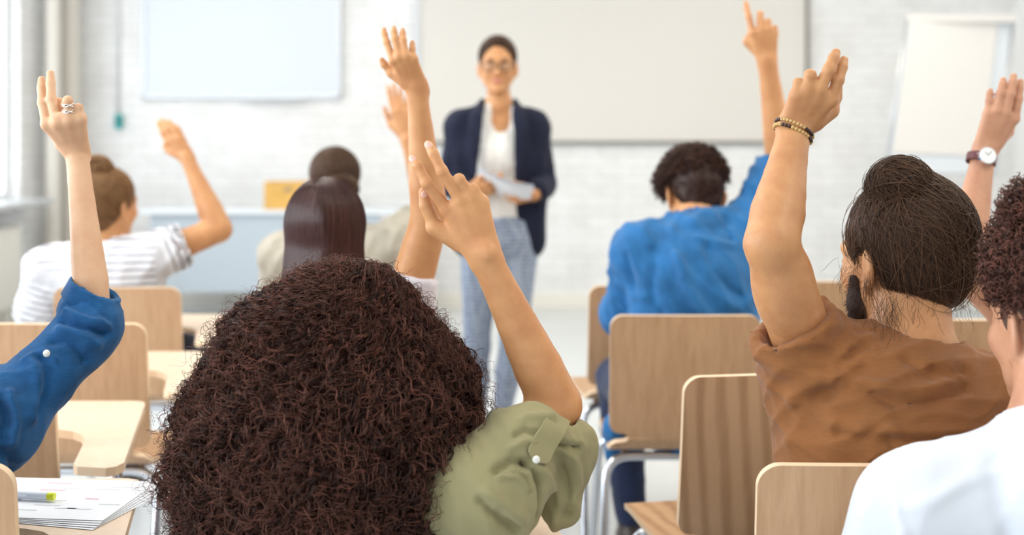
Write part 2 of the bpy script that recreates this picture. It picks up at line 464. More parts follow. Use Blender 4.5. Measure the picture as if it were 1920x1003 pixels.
M['dark_trim'] = plain('dark border', (.20, .19, .17), .6)
M['desk_panel'] = plain('blue grey desk panel', (.46, .52, .58), .5)
M['desk_top'] = plain('pale desk top', (.72, .76, .80), .35)
M['box_wood'] = plain('honey wooden box', (.66, .38, .09), .5, var=.12, scale=6)
M['teal'] = plain('teal plastic', (.0, .34, .34), .35)
M['flip_white'] = plain('flip chart paper', (.70, .68, .66), .7)
gm = bpy.data.materials.new('window glass'); gm.use_nodes = True; nt = gm.node_tree; nt.nodes.clear()
_o = node(nt, 'ShaderNodeOutputMaterial'); _m = node(nt, 'ShaderNodeMixShader'); _t = node(nt, 'ShaderNodeBsdfTransparent'); _g = node(nt, 'ShaderNodeBsdfGlossy')
_g.inputs['Roughness'].default_value = .02; _m.inputs[0].default_value = .06
nt.links.new(_t.outputs[0], _m.inputs[1]); nt.links.new(_g.outputs[0], _m.inputs[2]); nt.links.new(_m.outputs[0], _o.inputs[0]); M['glass'] = gm

def boxes(name, lst, mat, parent=None, bev=0):
    b = MB()
    for c, d in lst: b.box(c, d, bev=bev)
    o = b.build(name, mat, parent)
    return o
def slab(x0, x1, y0, y1, z0, z1): return (((x0 + x1) / 2, (y0 + y1) / 2, (z0 + z1) / 2), (x1 - x0, y1 - y0, z1 - z0))
struct(boxes('floor', [slab(XL - .2, XR + .2, Y0, WALLY + .2, -.1, 0)], M['floor']))
struct(boxes('ceiling', [slab(XL - .2, XR + .2, Y0, WALLY + .2, CEIL, CEIL + .1)], M['ceiling']))
struct(boxes('wall_back', [slab(XL - .2, XR + .2, WALLY, WALLY + .2, 0, CEIL)], M['brick']))
struct(boxes('wall_right', [slab(XR, XR + .2, Y0, WALLY, 0, CEIL)], M['plaster']))
wins = [(-.45, 2.25), (2.65, 5.35), (5.8, 8.72)]
L = [slab(XL - .2, XL, Y0, WALLY, 0, .84), slab(XL - .2, XL, Y0, WALLY, 3.05, CEIL)]
ys = [Y0] + [k for w in wins for k in w] + [WALLY]
for a, b_ in zip(ys[::2], ys[1::2]): L.append(slab(XL - .2, XL, a, b_, .84, 3.05))
struct(boxes('wall_left', L, M['brick']))
struct(boxes('baseboard_back', [slab(XL, XR, WALLY - .02, WALLY, 0, .10)], M['baseboard']))
struct(boxes('baseboard_left', [slab(XL, XL + .015, Y0, WALLY - .02, 0, .10)], M['baseboard']))
struct(boxes('baseboard_right', [slab(XR - .015, XR, Y0, WALLY - .02, 0, .10)], M['baseboard']))
for i, (a, b_) in enumerate(wins):
    w = struct(empty('window_%d' % (i + 1), (XL - .1, (a + b_) / 2, .84)))
    w['label'] = 'tall white framed window in the left wall'
    mid = [a + (b_ - a) * t for t in (1 / 3, 2 / 3)]
    fl = [(XL - .14, XL - .08, a, a + .06, .84, 3.05), (XL - .14, XL - .08, b_ - .06, b_, .84, 3.05), (XL - .14, XL - .08, a + .06, b_ - .06, .84, .9), (XL - .14, XL - .08, a + .06, b_ - .06, 2.99, 3.05)]
    fl += [(XL - .14, XL - .08, m - .03, m + .03, .9, 2.99) for m in mid] + [(XL - .135, XL - .085, a + .06, b_ - .06, 2.3, 2.34)]
    bb = MB()
    for q in fl:
        c, d = slab(*q); bb.box(np.array(c) - np.array(w.location), d)
    bb.build('window_frame', M['frame_white'], w)
    bb = MB(); bb.box((-.005, 0, 1.1), (.006, b_ - a - .12, 2.1)); bb.build('pane', M['glass'], w)
    bb = MB(); bb.box((.16, 0, .0), (.34, b_ - a + .1, .04), bev=.006); bb.build('window_sill', M['sill'], w)
# radiators below the windows
for i, (a, b_) in enumerate(wins):
    t = empty('radiator', (XL + .1, (a + b_) / 2, .12)); tag(t, ['long cream radiator below the window nearest the camera', 'long cream radiator below the middle left window', 'cream radiator below the window by the brick wall'][i], 'radiator', 'radiators under the windows')
    bb = MB()
    n = 22
    for k in range(n): bb.box((0, -1.1 + 2.2 * k / (n - 1), .3), (.09, .075, .56), bev=.02)
    bb.build('ribs', M['radiator'], t, True)
    bb = MB(); bb.tube([(0, -1.16, .06), (0, 1.16, .06)], .018); bb.tube([(0, -1.16, .54), (0, 1.16, .54)], .018)
    bb.tube([(0, 1.1, .06), (0, 1.1, -.12)], .012); bb.tube([(0, -1.1, .06), (0, -1.1, -.12)], .012); bb.build('pipe', M['radiator'], t, True)
# corner pipes
for i, (x, y, r, lb) in enumerate(((-3.36, 8.98, .055, 'thick cream heating pipe nearest the window'), (-3.33, 9.24, .07, 'thickest cream pipe in the room corner'))):
    bb = MB(); bb.tube([(0, 0, 0), (0, 0, CEIL)], r, 20); o = bb.build('heating_pipe', M['pipe'], None, True); autosmooth(o)
    o.location = (x, y, 0); tag(o, lb, 'pipe', 'corner pipes')
    for z in (.06, 1.5, 2.9):
        bb = MB(); bb.tube([(0, 0, z), (0, 0, z + .03)], r + .008, 20); bb.build('pipe_collar', M['pipe'], o, True)
# housings for the added, unseen ceiling lamps
for i, (x, y) in enumerate(((-1.7, 0.6), (1.9, 0.6), (-1.7, 3.6), (1.9, 3.6), (-1.7, 6.8), (1.9, 6.8))):
    bb = MB(); bb.box((0, 0, 0), (.66, 1.86, .03), bev=.006); o = bb.build('added_ceiling_lamp', M['frame_white']); o.location = (x, y, CEIL - .0152)
    tag(o, 'unseen long white ceiling lamp panel added ' + ['left of the camera', 'right of the camera', 'over the left middle rows', 'over the right middle rows', 'near the white board', 'near the flip chart'][i], 'lamp', 'added ceiling lamps')
def wallrect(px0, px1, d): return (px0 - CX) / FPX * d, (px1 - CX) / FPX * d
# --- white board
d = WALLY - .02
x0, x1 = wallrect(271, 637, d); z0 = CAMH - (184 - CY) / FPX * d; z1 = 2.62
t = empty('whiteboard', ((x0 + x1) / 2, d, z0)); tag(t, 'white board with a thin grey frame on the brick wall, left of the large screen', 'whiteboard')
bb = MB(); w = x1 - x0; h = z1 - z0
bb.box((0, 0, h / 2), (w, .02, h)); bb.build('board_panel', M['board_white'], t)
bb = MB()
for c, s_ in (((0, -.008, .012), (w + .02, .03, .026)), ((0, -.008, h - .012), (w + .02, .03, .026)), ((-w / 2, -.008, h / 2), (.024, .03, h)), ((w / 2, -.008, h / 2), (.024, .03, h))): bb.box(c, s_, bev=.004)
bb.build('board_frame', M['alu'], t)
bb = MB(); bb.box((0.25, -.04, .0), (.5, .06, .012), bev=.003); bb.build('pen_tray', M['alu'], t)
# --- projection screen
x0, x1 = wallrect(784, 1512, d); z0 = CAMH - (267 - CY) / FPX * d; z1 = 3.05; w = x1 - x0; h = z1 - z0
t = empty('projection_screen', ((x0 + x1) / 2, d - .01, z0)); tag(t, 'large cream projection screen with a dark border behind the standing person', 'screen')
bb = MB(); bb.box((0, 0, h / 2), (w, .012, h)); bb.build('screen_fabric', M['screen'], t)
bb = MB(); bb.box((0, -.004, .0), (w + .03, .03, .022), bev=.004); bb.box((w / 2, -.004, h / 2), (.026, .03, h)); bb.build('dark_border', M['dark_trim'], t)
bb = MB(); bb.box((-w / 2, -.004, h / 2), (.03, .03, h)); bb.build('side_rail', M['alu'], t)
bb = MB(); bb.box((0, -.02, h + .04), (w + .1, .1, .1), bev=.02); bb.build('screen_housing', M['frame_white'], t)
# --- conduit with teal box
x = (221 - CX) / FPX * d; zb = CAMH - (213 - CY) / FPX * d
bb = MB(); bb.tube([(0, 0, 0), (0, 0, CEIL - zb)], .011, 10); bb.tube([(-.035, 0, .9), (-.035, 0, CEIL - zb)], .008, 8)
o = bb.build('cable_conduit', M['frame_white'], None, True); o.location = (x, WALLY - .02, zb); tag(o, 'thin white cable conduit running down the brick wall left of the white board', 'conduit')
t = empty('switch_box', (x + .01, WALLY - .03, zb - .115)); tag(t, 'small teal switch box at the lower end of the cable conduit', 'switch')
bb = MB(); bb.box((0, 0, .055), (.055, .05, .11), bev=.012); autosmooth(bb.build('case', M['teal'], t))
bb = MB(); bb.box((0, -.028, .06), (.022, .012, .04), bev=.004); bb.build('rocker', M['black'], t)
# --- desk
d = 8.55; x0, x1 = wallrect(283, 741, d); w = x1 - x0
t = empty('teacher_desk', ((x0 + x1) / 2, d, 0)); tag(t, 'long desk with a blue grey front panel before the brick wall', 'desk')
bb = MB(); bb.box((0, .21, .775), (w + .16, .50, .03), bev=.006); bb.build('desk_top', M['desk_top'], t)
bb = MB(); bb.box((-.055, 0, .49), (w - .11, .02, .54)); bb.build('front_panel', M['desk_panel'], t)
for sx in (-1, 1):
    bb = MB(); bb.box((sx * (w / 2 - .02), .21, .40), (.035, .40, .72)); bb.box((sx * (w / 2 - .02), .21, .02), (.05, .44, .04)); bb.build('side_panel', M['desk_top'], t)
bb = MB(); bb.box((.4, .22, .66), (.42, .36, .18), bev=.004); dr = bb.build('drawer_unit', M['desk_top'], t)
bb = MB(); bb.box((.4, .41, .66), (.16, .02, .015)); bb.build('handle', M['alu'], dr)
# box on the desk
x0, x1 = wallrect(499, 588, 8.7)
t = empty('wooden_box', ((x0 + x1) / 2, 8.72, .7905)); tag(t, 'honey coloured wooden box standing on the long grey desk', 'box')
w = x1 - x0; hh = .195
bb = MB()
for c, s_ in (((0, -.09, hh / 2), (w, .012, hh)), ((0, .09, hh / 2), (w, .012, hh)), ((-w / 2 + .006, 0, hh / 2), (.012, .168, hh)), ((w / 2 - .006, 0, hh / 2), (.012, .168, hh)), ((0, 0, .006), (w - .02, .17, .012))): bb.box(c, s_, bev=.002)
bb.build('box_body', M['box_wood'], t)
bb = MB(); bb.box((0, -.098, hh * .72), (.05, .006, .02), bev=.002); bb.build('finger_slot', M['dark_trim'], t)
# --- flip chart
d = 7.7; TL, TR, BL, BR = P(1704, 34, d), P(1896, 40, d + .05), P(1664, 322, d - .16), P(1862, 330, d - .11)
t = empty('flip_chart', (float((BL[0] + BR[0]) / 2), d, 0)); tag(t, 'tilted white flip chart on an easel beside the screen at the right', 'flip chart')
org = np.array(t.location)
e1 = nrm(TR - TL); up = nrm(TL - BL); up2 = nrm(up - e1 * (up @ e1)); nn = np.cross(e1, up); nn = nrm(nn)
def slab4(bb, a, b, c, e, th):
    q = [a, b, c, e]; v = [k - nn * th / 2 for k in q] + [k + nn * th / 2 for k in q]
    bb.add([k - org for k in v], [(0, 1, 2, 3), (7, 6, 5, 4), (0, 4, 5, 1), (1, 5, 6, 2), (2, 6, 7, 3), (3, 7, 4, 0)])
if nn[1] > 0: nn = -nn
bb = MB(); slab4(bb, BL, BR, TR, TL, .02); bb.build('board', M['board_white'], t)
mix = lambda a, b, s_: a + (b - a) * s_
off = nn * .016
bb = MB(); A, B_, C_, D_ = mix(BL, TL, .12) + (BR - BL) * .02, mix(BR, TR, .12) - (BR - BL) * .14, TR - (TR - TL) * .14, TL + (TR - TL) * .02
slab4(bb, A + off, B_ + off, C_ + off, D_ + off, .008); bb.build('paper_pad', M['flip_white'], t)
bb = MB(); bb.box((TL + TR) / 2 - org + nn * .02 + up * .0, (np.linalg.norm(TR - TL) + .02, .05, .05), bev=.012); bb.build('clamp_bar', M['flip_white'], t)
bb = MB(); bb.tube([(BL + BR) / 2 * 0 + BR + e1 * .012 - org, TR + e1 * .012 - org], .011); bb.tube([BL - e1 * .012 - org, TL - e1 * .012 - org], .011); bb.build('side_rail', M['alu'], t, True)
bb = MB(); bb.box((BL + BR) / 2 - org + nn * .04, (np.linalg.norm(BR - BL) * .9, .08, .02), bev=.004); bb.build('pen_tray', M['alu'], t)
for a, fx, fy in ((BL + e1 * .12, -.42, -.28), (BR - e1 * .12, .42, -.28), ((TL + TR) / 2 - nn * .03, .0, .55)):
    bb = MB(); foot = np.array([fx, fy, .01]); bb.tube([a - nn * .02 - org, foot], .014); bb.tube([foot + (0, 0, -.008), foot + (0, 0, .03)], .018); bb.build('leg', M['alu'], t, True)

# ------------------------------------------------------------------ plywood tablet-arm chairs
def chair_shell():
    prof = bez([(0, .815), (.018, .66), (.035, .54), (.041, .50), (.050, .472), (.072, .450), (.11, .441), (.25, .436), (.38, .441), (.43, .436), (.455, .412)], 24)
    s = np.r_[0, np.cumsum(np.linalg.norm(np.diff(prof, axis=0), axis=1))]
    Lt = s[-1]; s0 = np.interp(.482, prof[::-1, 1][-0:], s[::-1]) if False else s[np.argmin(np.abs(prof[:len(prof) // 2 + 20, 1] - .482))]
    h = .012; R0 = .028
    def wid(u):
        w = .2
        if u < .034: w = .2 - .034 + math.sqrt(max(0, .034 ** 2 - (.034 - u) ** 2))
        du = abs(u - s0)
        if du < h: w = .172 - .022 * math.sqrt(1 - (du / h) ** 2)
        elif du < h + R0: w = .172 + math.sqrt(max(0, R0 ** 2 - (R0 - (du - h)) ** 2))
        ue = Lt - u
        if ue < .05: w = min(w, .2 - .05 + math.sqrt(max(0, .05 ** 2 - (.05 - ue) ** 2)))
        return w
    us = np.unique(np.r_[np.linspace(0, .036, 10) ** 1.0, [.0006, .0015, .003], np.linspace(.036, s0 - .045, 24), np.linspace(s0 - .045, s0 + .045, 50), np.linspace(s0 + .045, Lt - .05, 26), np.linspace(Lt - .05, Lt, 12)])
    Yv = np.interp(us, s, prof[:, 0]); Zv = np.interp(us, s, prof[:, 1])
    ty = np.gradient(Yv, us); tz = np.gradient(Zv, us); ny, nz = tz, -ty   # towards -Y/back and below
    ln = np.hypot(ny, nz); ny /= ln; nz /= ln
    ts = np.array([-1, -.985, -.95, -.85, -.6, -.3, 0, .3, .6, .85, .95, .985, 1.]); n = len(ts); m = len(us); V = []
    for side in (-1, 1):
        for i in range(m):
            w = wid(us[i])
            for t in ts:
                c = .012 * (t * w / .2) ** 2   # slight dish
                V.append((t * w, Yv[i] + ny[i] * side * .0065 + c * (1 if us[i] < s0 else 0) * .6, Zv[i] + nz[i] * side * .0065))
    V = np.array(V); Fc = []; mi = []
    N = m * n
    for i in range(m - 1):
        for j in range(n - 1):
            a = i * n + j; q = (a, a + 1, a + n + 1, a + n)
            Fc.append(q); mi.append(0); Fc.append(tuple(k + N for k in q[::-1])); mi.append(0)
    for i in range(m - 1):
        a = i * n; Fc.append((a, a + n, a + n + N, a + N)); mi.append(1)
        a = i * n + n - 1; Fc.append((a + n, a, a + N, a + n + N)); mi.append(1)
    for j in range(n - 1):
        Fc.append((j, j + N, j + 1 + N, j + 1)); mi.append(1)
        a = (m - 1) * n + j; Fc.append((a + 1, a + 1 + N, a + N, a)); mi.append(1)
    return V, Fc, mi
def make_chair():
    root = empty('tablet_arm_chair')
    V, Fc, mi = chair_shell()
    o = mesh_obj('seat_shell', V, Fc, [M['wood_face'], M['wood_edge']], root, True, mi)
    o.data.validate(); 
    try: o.data.set_sharp_from_angle(angle=math.radians(50))
    except Exception: pass
    for sx in (-1, 1):
        for (yf, yt) in ((-.055, .10), (.43, .33)):
            bb = MB(); bb.tube(fillet([(sx * .225, yf, .012), (sx * .205, yt, .417), (0, yt, .417)], .07), .0125, 12)
            lg = bb.build('leg', M['steel'], root, True); autosmooth(lg)
            bb = MB(); bb.tube([(sx * .225, yf, 0), (sx * .2235, yf + .002, .03)], .016, 12); autosmooth(bb.build('foot_cap', M['rubber'], lg))
        bb = MB(); bb.tube([(sx * .15, .10, .415), (sx * .15, .33, .415)], .010, 10); bb.build('side_rail', M['steel'], root, True)
    # writing tablet
    poly = [(.27, -.085), (.283, -.10), (.34, -.11), (.356, -.10), (.362, -.07), (.245, .455), (.235, .475), (.215, .485), (.03, .485), (.008, .475), (.0, .455), (.012, .26), (.022, .235), (.045, .222), (.14, .195), (.175, .18), (.2, .155), (.225, .11)]
    zb, zt = .645, .662; n = len(poly); b = MB()
    b.add([(x, y, zt) for x, y in poly], [tuple(range(n))[::-1]] if False else [tuple(range(n))])
    b.add([(x, y, zb) for x, y in poly], [tuple(range(n))[::-1]])
    b.add([(x, y, zb) for x, y in poly] + [(x, y, zt) for x, y in poly], [(i, (i + 1) % n, (i + 1) % n + n, i + n) for i in range(n)], 1)
    tb = b.build('writing_tablet', [M['tablet'], M['wood_edge']], root)
    import bmesh
    bm = bmesh.new(); bm.from_mesh(tb.data); bmesh.ops.remove_doubles(bm, verts=bm.verts, dist=1e-5); bmesh.ops.recalc_face_normals(bm, faces=bm.faces); bm.to_mesh(tb.data); bm.free()
    bb = MB(); bb.tube(fillet([(.15, .2, .415), (.285, .17, .42), (.29, .10, .64), (.20, .30, .637)], .05), .011, 12); bb.build('tablet_arm', M['steel'], root, True)
    return root
def copy_tree(o, parent=None):
    c = o.copy(); COL.objects.link(c)
    if parent is not None: c.parent = parent
    for ch in list(o.children): copy_tree(ch, c)
    return c
chair0 = make_chair()
CHAIRS = [  # X centre, Y of back, yaw deg, label
    (-1.245, 3.86, 0, 'beech chair under the person in the striped shirt with a hair bun'),
    (-1.126, 3.10, 0, 'empty beech tablet chair directly behind the striped shirt person'),
    (-1.105, 2.42, 0, 'empty beech tablet chair between the denim sleeve and the row with the striped shirt'),
    (-.915, 1.755, 0, 'beech tablet chair at the lower left edge holding the fanned papers'),
    (-.255, 1.86, 0, 'chair beneath the person with the big curly hair'),
    (-.36, 2.46, 0, 'chair beneath the person with long straight dark hair'),
    (-.60, 4.02, 0, 'chair beneath the person in the grey beige shirt with pinned up hair'),
    (.461, 3.25, 0, 'beech chair with a broad back under the person in the blue shirt'),
    (.445, 3.92, 6, 'empty beech chair just left of and beyond the blue shirt person'),
    (.535, 2.44, 11, 'empty angled beech chair with figured grain in front of the blue shirt row'),
    (.552, 1.755, 0, 'beech chair in the foreground under the person in the brown t-shirt'),
    (1.10, 4.03, 0, 'far beech chair seen between the raised arm and the man bun'),
    (1.20, 3.17, 0, 'empty beech chair seen between the man bun and the right hand curly head'),
    (1.36, 2.38, 0, 'chair beneath the person wearing the wristwatch'),
    (.97, 1.42, 0, 'chair beneath the person in the white t-shirt'),
]
CH = []
for i, (x, y, a, lb) in enumerate(CHAIRS):
    o = chair0 if i == 0 else copy_tree(chair0)
    o.location = (x, y, 0); o.rotation_euler = (0, 0, math.radians(a)); tag(o, lb, 'chair', 'plywood chairs with writing tablets'); CH.append(o)
# the angled chair has strongly figured veneer
for ch in CH[9].children:
    if ch.name.startswith('seat_shell'):
        ch.data = ch.data.copy(); ch.data.materials[0] = M['wood_cath']
# ------------------------------------------------------------------ people toolkit
def rotz(a): c, s = math.cos(a), math.sin(a); return np.array([[c, -s, 0], [s, c, 0], [0, 0, 1.]])
def rotx(a): c, s = math.cos(a), math.sin(a); return np.array([[1., 0, 0], [0, c, -s], [0, s, c]])
def roty(a): c, s = math.cos(a), math.sin(a); return np.array([[c, 0, s], [0, 1., 0], [-s, 0, c]])
def headR(yaw, pitch, roll=0): return rotz(math.radians(yaw)) @ rotx(math.radians(pitch)) @ roty(math.radians(roll))
def head_sdf(S, c, R, s=1.0, neck=None, nr=.054, ear=True):
    L = lambda x, y, z: np.asarray(c) + R @ (np.array([x, y, z]) * s)
    S.ell(L(0, -.012, .035), V3(.073, .093, .083) * s, R, .01)
    S.ell(L(0, .028, -.028), V3(.059, .062, .084) * s, R, .03)
    for sx in (-1, 1):
        S.cone(L(sx * .050, .0, -.045), L(sx * .012, .066, -.092), .020 * s, .015 * s, .02)
        S.sph(L(sx * .036, .060, -.022), .024 * s, .02)
        if ear:
            Re = R @ rotz(sx * .45) @ rotx(-.15)
            S.ell(L(sx * .078, -.012, -.006), V3(.0075, .019, .032) * s, Re, .006)
            S.ell(L(sx * .086, -.008, -.002), V3(.005, .011, .019) * s, Re, .004, 's')
            S.ell(L(sx * .0755, -.004, -.034), V3(.007, .009, .011) * s, Re, .006)
    S.sph(L(0, .070, -.096), .016 * s, .02)
    S.cone(L(0, .086, .008), L(0, .106, -.026), .008 * s, .0115 * s, .012)
    for sx in (-1, 1): S.sph(L(sx * .010, .099, -.031), .0075 * s, .008)
    S.cone(L(-.036, .076, .024), L(.036, .076, .024), .012 * s, .012 * s, .015)
    for sx in (-1, 1): S.sph(L(sx * .031, .098, .004), .015 * s, .012, 's')
    for sx in (-1, 1): S.ell(L(sx * .031, .0775, .002), V3(.014, .011, .009) * s, R, .004)
    S.cone(L(-.018, .083, -.055), L(.018, .083, -.055), .006 * s, .006 * s, .008)
    S.cone(L(-.014, .082, -.064), L(.014, .082, -.064), .0065 * s, .0065 * s, .006)
    if neck is not None:
        S.cone(L(0, -.022, -.03), neck, nr * s * .98, nr * s * 1.04, .02)
def torso_sdf(S, J, s=1.0, off=0.0, w=1.0):
    rt = J['rt']; body = off == 0.0; off = -.008 if body else off
    S.cone(J['pel'], J['wai'], (.148 * s) * w + off, (.132 * s) * w + off, .02, rt, .70)
    S.cone(J['wai'], J['che'], (.132 * s) * w + off, (.152 * s) * w + off, .04, rt, .68)
    S.cone(J['che'], J['che'] + (J['upr'] - J['che']) * .25, (.152 * s) * w + off, (.140 * s) * w + off, .04, rt, .64)
    for k in ('SL', 'SR'):
        S.cone(J['upr'] + (J[k] - J['upr']) * .25, J[k], .060 * s + off, .050 * s + off, .045)
        if body: S.cone(J['nb'] + (J['hc'] - J['nb']) * .10, J['nb'] + (J[k] - J['nb']) * .85, .038 * s, .030 * s, .04)
        else: S.cone(J['nb'] - (J['hc'] - J['nb']) * .06, J['nb'] + (J[k] - J['nb']) * .85, .034 * s + off, .040 * s + off, .03)
        S.cone(J['che'] + (J[k] - J['che']) * .45, J[k], .070 * s + off, .05 * s + off, .05)
ARM = dict(sh=.049, el=.037, fo=.039, wr=.0235)
_AT = bez([(0, 0, 0), (.5, 0, 0), (1, 0, 0), (1.22, 0, 0), (1.5, 0, 0), (1.82, 0, 0), (2, 0, 0)], 8)[:, 0]
def arm_radius(A, t):
    r = bez([(A['sh'], 0, 0), ((A['sh'] + A['el']) / 2 + .001, 0, 0), (A['el'], 0, 0), (A['fo'], 0, 0), (A['fo'] * .52 + A['wr'] * .48, 0, 0), (A['wr'] * 1.04, 0, 0), (A['wr'], 0, 0)], 8)[:, 0]
    return np.interp(t, _AT, r)
def arm_pt(J, sd, t):
    S_, E, W = J['S' + sd], J['E' + sd], J['W' + sd]
    return S_ + (E - S_) * t if t <= 1 else E + (W - E) * (t - 1)
def arm_sdf(S, J, sd, A, t0=0, t1=2, off=0., loose=(0, 0), u=None, n=None, k=.02):
    ts = [t for t in (0, .25, .5, .75, 1, 1.12, 1.25, 1.4, 1.55, 1.7, 1.85) if t0 + .03 < t < t1 - .03]; ts = [t0] + ts + [t1]
    for i, (a, b) in enumerate(zip(ts[:-1], ts[1:])):
        cl = A.get('cl' + sd, 0) if off == 0 else 0
        f = lambda t: arm_radius(A, t) - .011 * float(np.clip((cl - .06 - t) / .12, 0, 1)) + off + loose[0] + (loose[1] - loose[0]) * (t - t0) / (t1 - t0)
        S.cone(arm_pt(J, sd, a), arm_pt(J, sd, b), f(a), f(b), k if i == 0 else (.012 if a == 1 else .002), u if a >= 1.5 else None, (.95 - .3 * (a - 1.5)) if (a >= 1.5 and u is not None) else 1)
def hand_sdf(S, W, fingers, thumb, r=.0082, sc=1.0, wr=.0235, kf=.0035):
    Mc = [f[0] for f in fingers]; c = sum(Mc) / 4; side = nrm(Mc[0] - Mc[3]); L = np.linalg.norm(Mc[0] - Mc[3])
    d = nrm(c - W)
    S.cone(W - d * .01, W + (c - W) * .80, wr * .98, L * .50 + r * .3, .012, side, .42 + .10 * (wr / .0235 - 1))
    for i, m in enumerate(Mc):
        a = W + side * ((1.5 - i) / 3) * wr * 1.3 + d * .008
        S.cone(a, m, r * 1.12, r * 1.10, .007)
        S.sph(m, r * 1.16, .004)
    for a, b in zip(Mc[:-1], Mc[1:]): S.cone(a - d * .004, b - d * .004, r * .92, r * .92, .006)
    if thumb:
        S.cone(W + (thumb[0] - W) * .3, thumb[1], r * 1.5, r * 1.32, .014)
        S.cone(thumb[0], thumb[1], r * 1.7, r * 1.25, .012)
        S.cone(thumb[1], thumb[2], r * 1.22, r * 1.08, kf); S.cone(thumb[2], thumb[3], r * 1.1, r * .86, kf)
    for i, f in enumerate(fingers):
        q = r * (1.0, 1.03, .97, .86)[i]
        S.cone(f[0], f[1], q * 1.06, q * .96, kf + .001); S.sph(f[1], q * 1.02, .002)
        S.cone(f[1], f[2], q * .95, q * .86, kf); S.cone(f[2], f[3], q * .88, q * .74, kf)
def auto_hand(W, d, back, tside, s=1.0, curl=(12, 28, 20), spread=.12):
    """relaxed hand: W wrist, d towards fingers, back = back-of-hand normal, tside +1 if thumb lies on cross(d,back)"""
    d = nrm(d); back = nrm(np.asarray(back) - d * (np.asarray(back) @ d)); side = np.cross(d, back) * tside; fs = []
    for i in range(4):
        p = W + d * (.088 - (.004, 0, .003, .010)[i]) * s + side * (.030 - i * .0195) * s
        dd = nrm(d + side * spread * (1.2 - i * .8)); bk = nrm(back - dd * (back @ dd)); f = [p]; a = 0
        for j, l in enumerate(((.043, .026, .021), (.047, .029, .022), (.043, .027, .021), (.034, .021, .018))[i]):
            a += math.radians(curl[j] * (1 + .12 * i)); v = dd * math.cos(a) - bk * math.sin(a); p = p + v * l * s; f.append(p)
        fs.append(f)
    t0 = W + d * .022 * s + side * .020 * s - back * .006; t1 = t0 + nrm(d * .75 + side * .62 - back * .2) * .042 * s
    t2 = t1 + nrm(d * .9 + side * .35 - back * .25) * .032 * s; t3 = t2 + nrm(d * .96 + side * .12 - back * .25) * .026 * s
    return fs, [t0, t1, t2, t3]
def px_hand(rows, th, D):
    f = [[P(x, y, D + dd) for x, y, dd in r] for r in rows]
    return f, ([P(x, y, D + dd) for x, y, dd in th] if th else None)
def hbox(fs, th, W, pad=.018, fs_=.0022):
    p = np.array([q for f in fs for q in f] + (list(th) if th else []) + [W]); return (p.min(0) - pad, p.max(0) + pad, fs_)
def uvsphere(n=10, m=16):
    v = []; f = []
    for i in range(n + 1):
        for j in range(m):
            a = math.pi * i / n; b = 2 * math.pi * j / m; v.append((math.sin(a) * math.cos(b), math.sin(a) * math.sin(b), math.cos(a)))
    for i in range(n):
        for j in range(m): f.append((i * m + j, (i + 1) * m + j, (i + 1) * m + (j + 1) % m, i * m + (j + 1) % m))
    return np.array(v), f
def ellip(name, c, r, R, mat, root, org):
    v, f = uvsphere(); v = (v * np.asarray(r)) @ np.asarray(R).T + np.asarray(c) - org
    o = mesh_obj(name, v, f, mat, root); o.data.validate(); return o
def nail(root, org, D, T, up, r):
    ax = nrm(T - D); up = nrm(up - ax * (up @ ax)); sd = np.cross(ax, up)
    R = np.stack([sd, ax, up], 1); c = D + (T - D) * .78 + up * r * .60
    ellip('fingernail', c, (r * .62, r * .92, r * .30), R, M['nail'], root, org)

def tubes(name, pts, rad, tone, mat, root, org, sides=3, taper=True):
    """many strands -> one mesh. pts (N,M,3)"""
    pts = np.asarray(pts); N, Mm, _ = pts.shape
    T = np.gradient(pts, axis=1); T /= np.linalg.norm(T, axis=2, keepdims=True) + 1e-9
    ref = np.zeros_like(T); ref[..., 0] = .31; ref[..., 1] = .77; ref[..., 2] = .55
    u = np.cross(T, ref); u /= np.linalg.norm(u, axis=2, keepdims=True) + 1e-9; w = np.cross(T, u)
    rad = np.broadcast_to(np.asarray(rad, float).reshape(-1, 1) if np.ndim(rad) else np.full((N, 1), rad), (N, Mm)).copy()
    if taper: rad *= np.clip(np.minimum(np.linspace(.5, 4, Mm), np.linspace(5, .25, Mm)), 0, 1)[None]
    V = np.stack([pts + rad[..., None] * (math.cos(a) * u + math.sin(a) * w) for a in [2 * math.pi * k / sides for k in range(sides)]], 2)
    V = V.reshape(-1, 3) - org
    i = np.arange(N)[:, None, None]; j = np.arange(Mm - 1)[None, :, None]; k = np.arange(sides)[None, None, :]
    b = (i * Mm + j) * sides; k2 = (k + 1) % sides
    q = np.stack([b + k, b + k2, b + sides + k2, b + sides + k], -1).reshape(-1, 4)
    o = mesh_obj(name, V, q, mat, root)
    if tone is not None: set_tone(o, np.repeat(np.asarray(tone), Mm * sides))
    return o
def set_tone(o, arr, nm='tone'):
    a = o.data.attributes.new(nm, 'FLOAT', 'POINT'); a.data.foreach_set('value', np.asarray(arr, np.float32)[:len(o.data.vertices)])
def coil(C, amp, pitch, phase, grow=True):
    """wind helices round centre curves C (N,M,3)"""
    N, Mm, _ = C.shape; T = np.gradient(C, axis=1); ds = np.linalg.norm(T, axis=2); T = T / (ds[..., None] + 1e-9)
    ref = np.array([.2, .9, .3]); u = np.cross(T, ref); u /= np.linalg.norm(u, axis=2, keepdims=True) + 1e-9; w = np.cross(T, u)
    th = 2 * math.pi * np.cumsum(ds, 1) / pitch[:, None] + phase[:, None]
    g = np.linspace(.25 if grow else 1, 1, Mm)[None]
    return C + (amp[:, None] * g)[..., None] * (np.cos(th)[..., None] * u + np.sin(th)[..., None] * w)
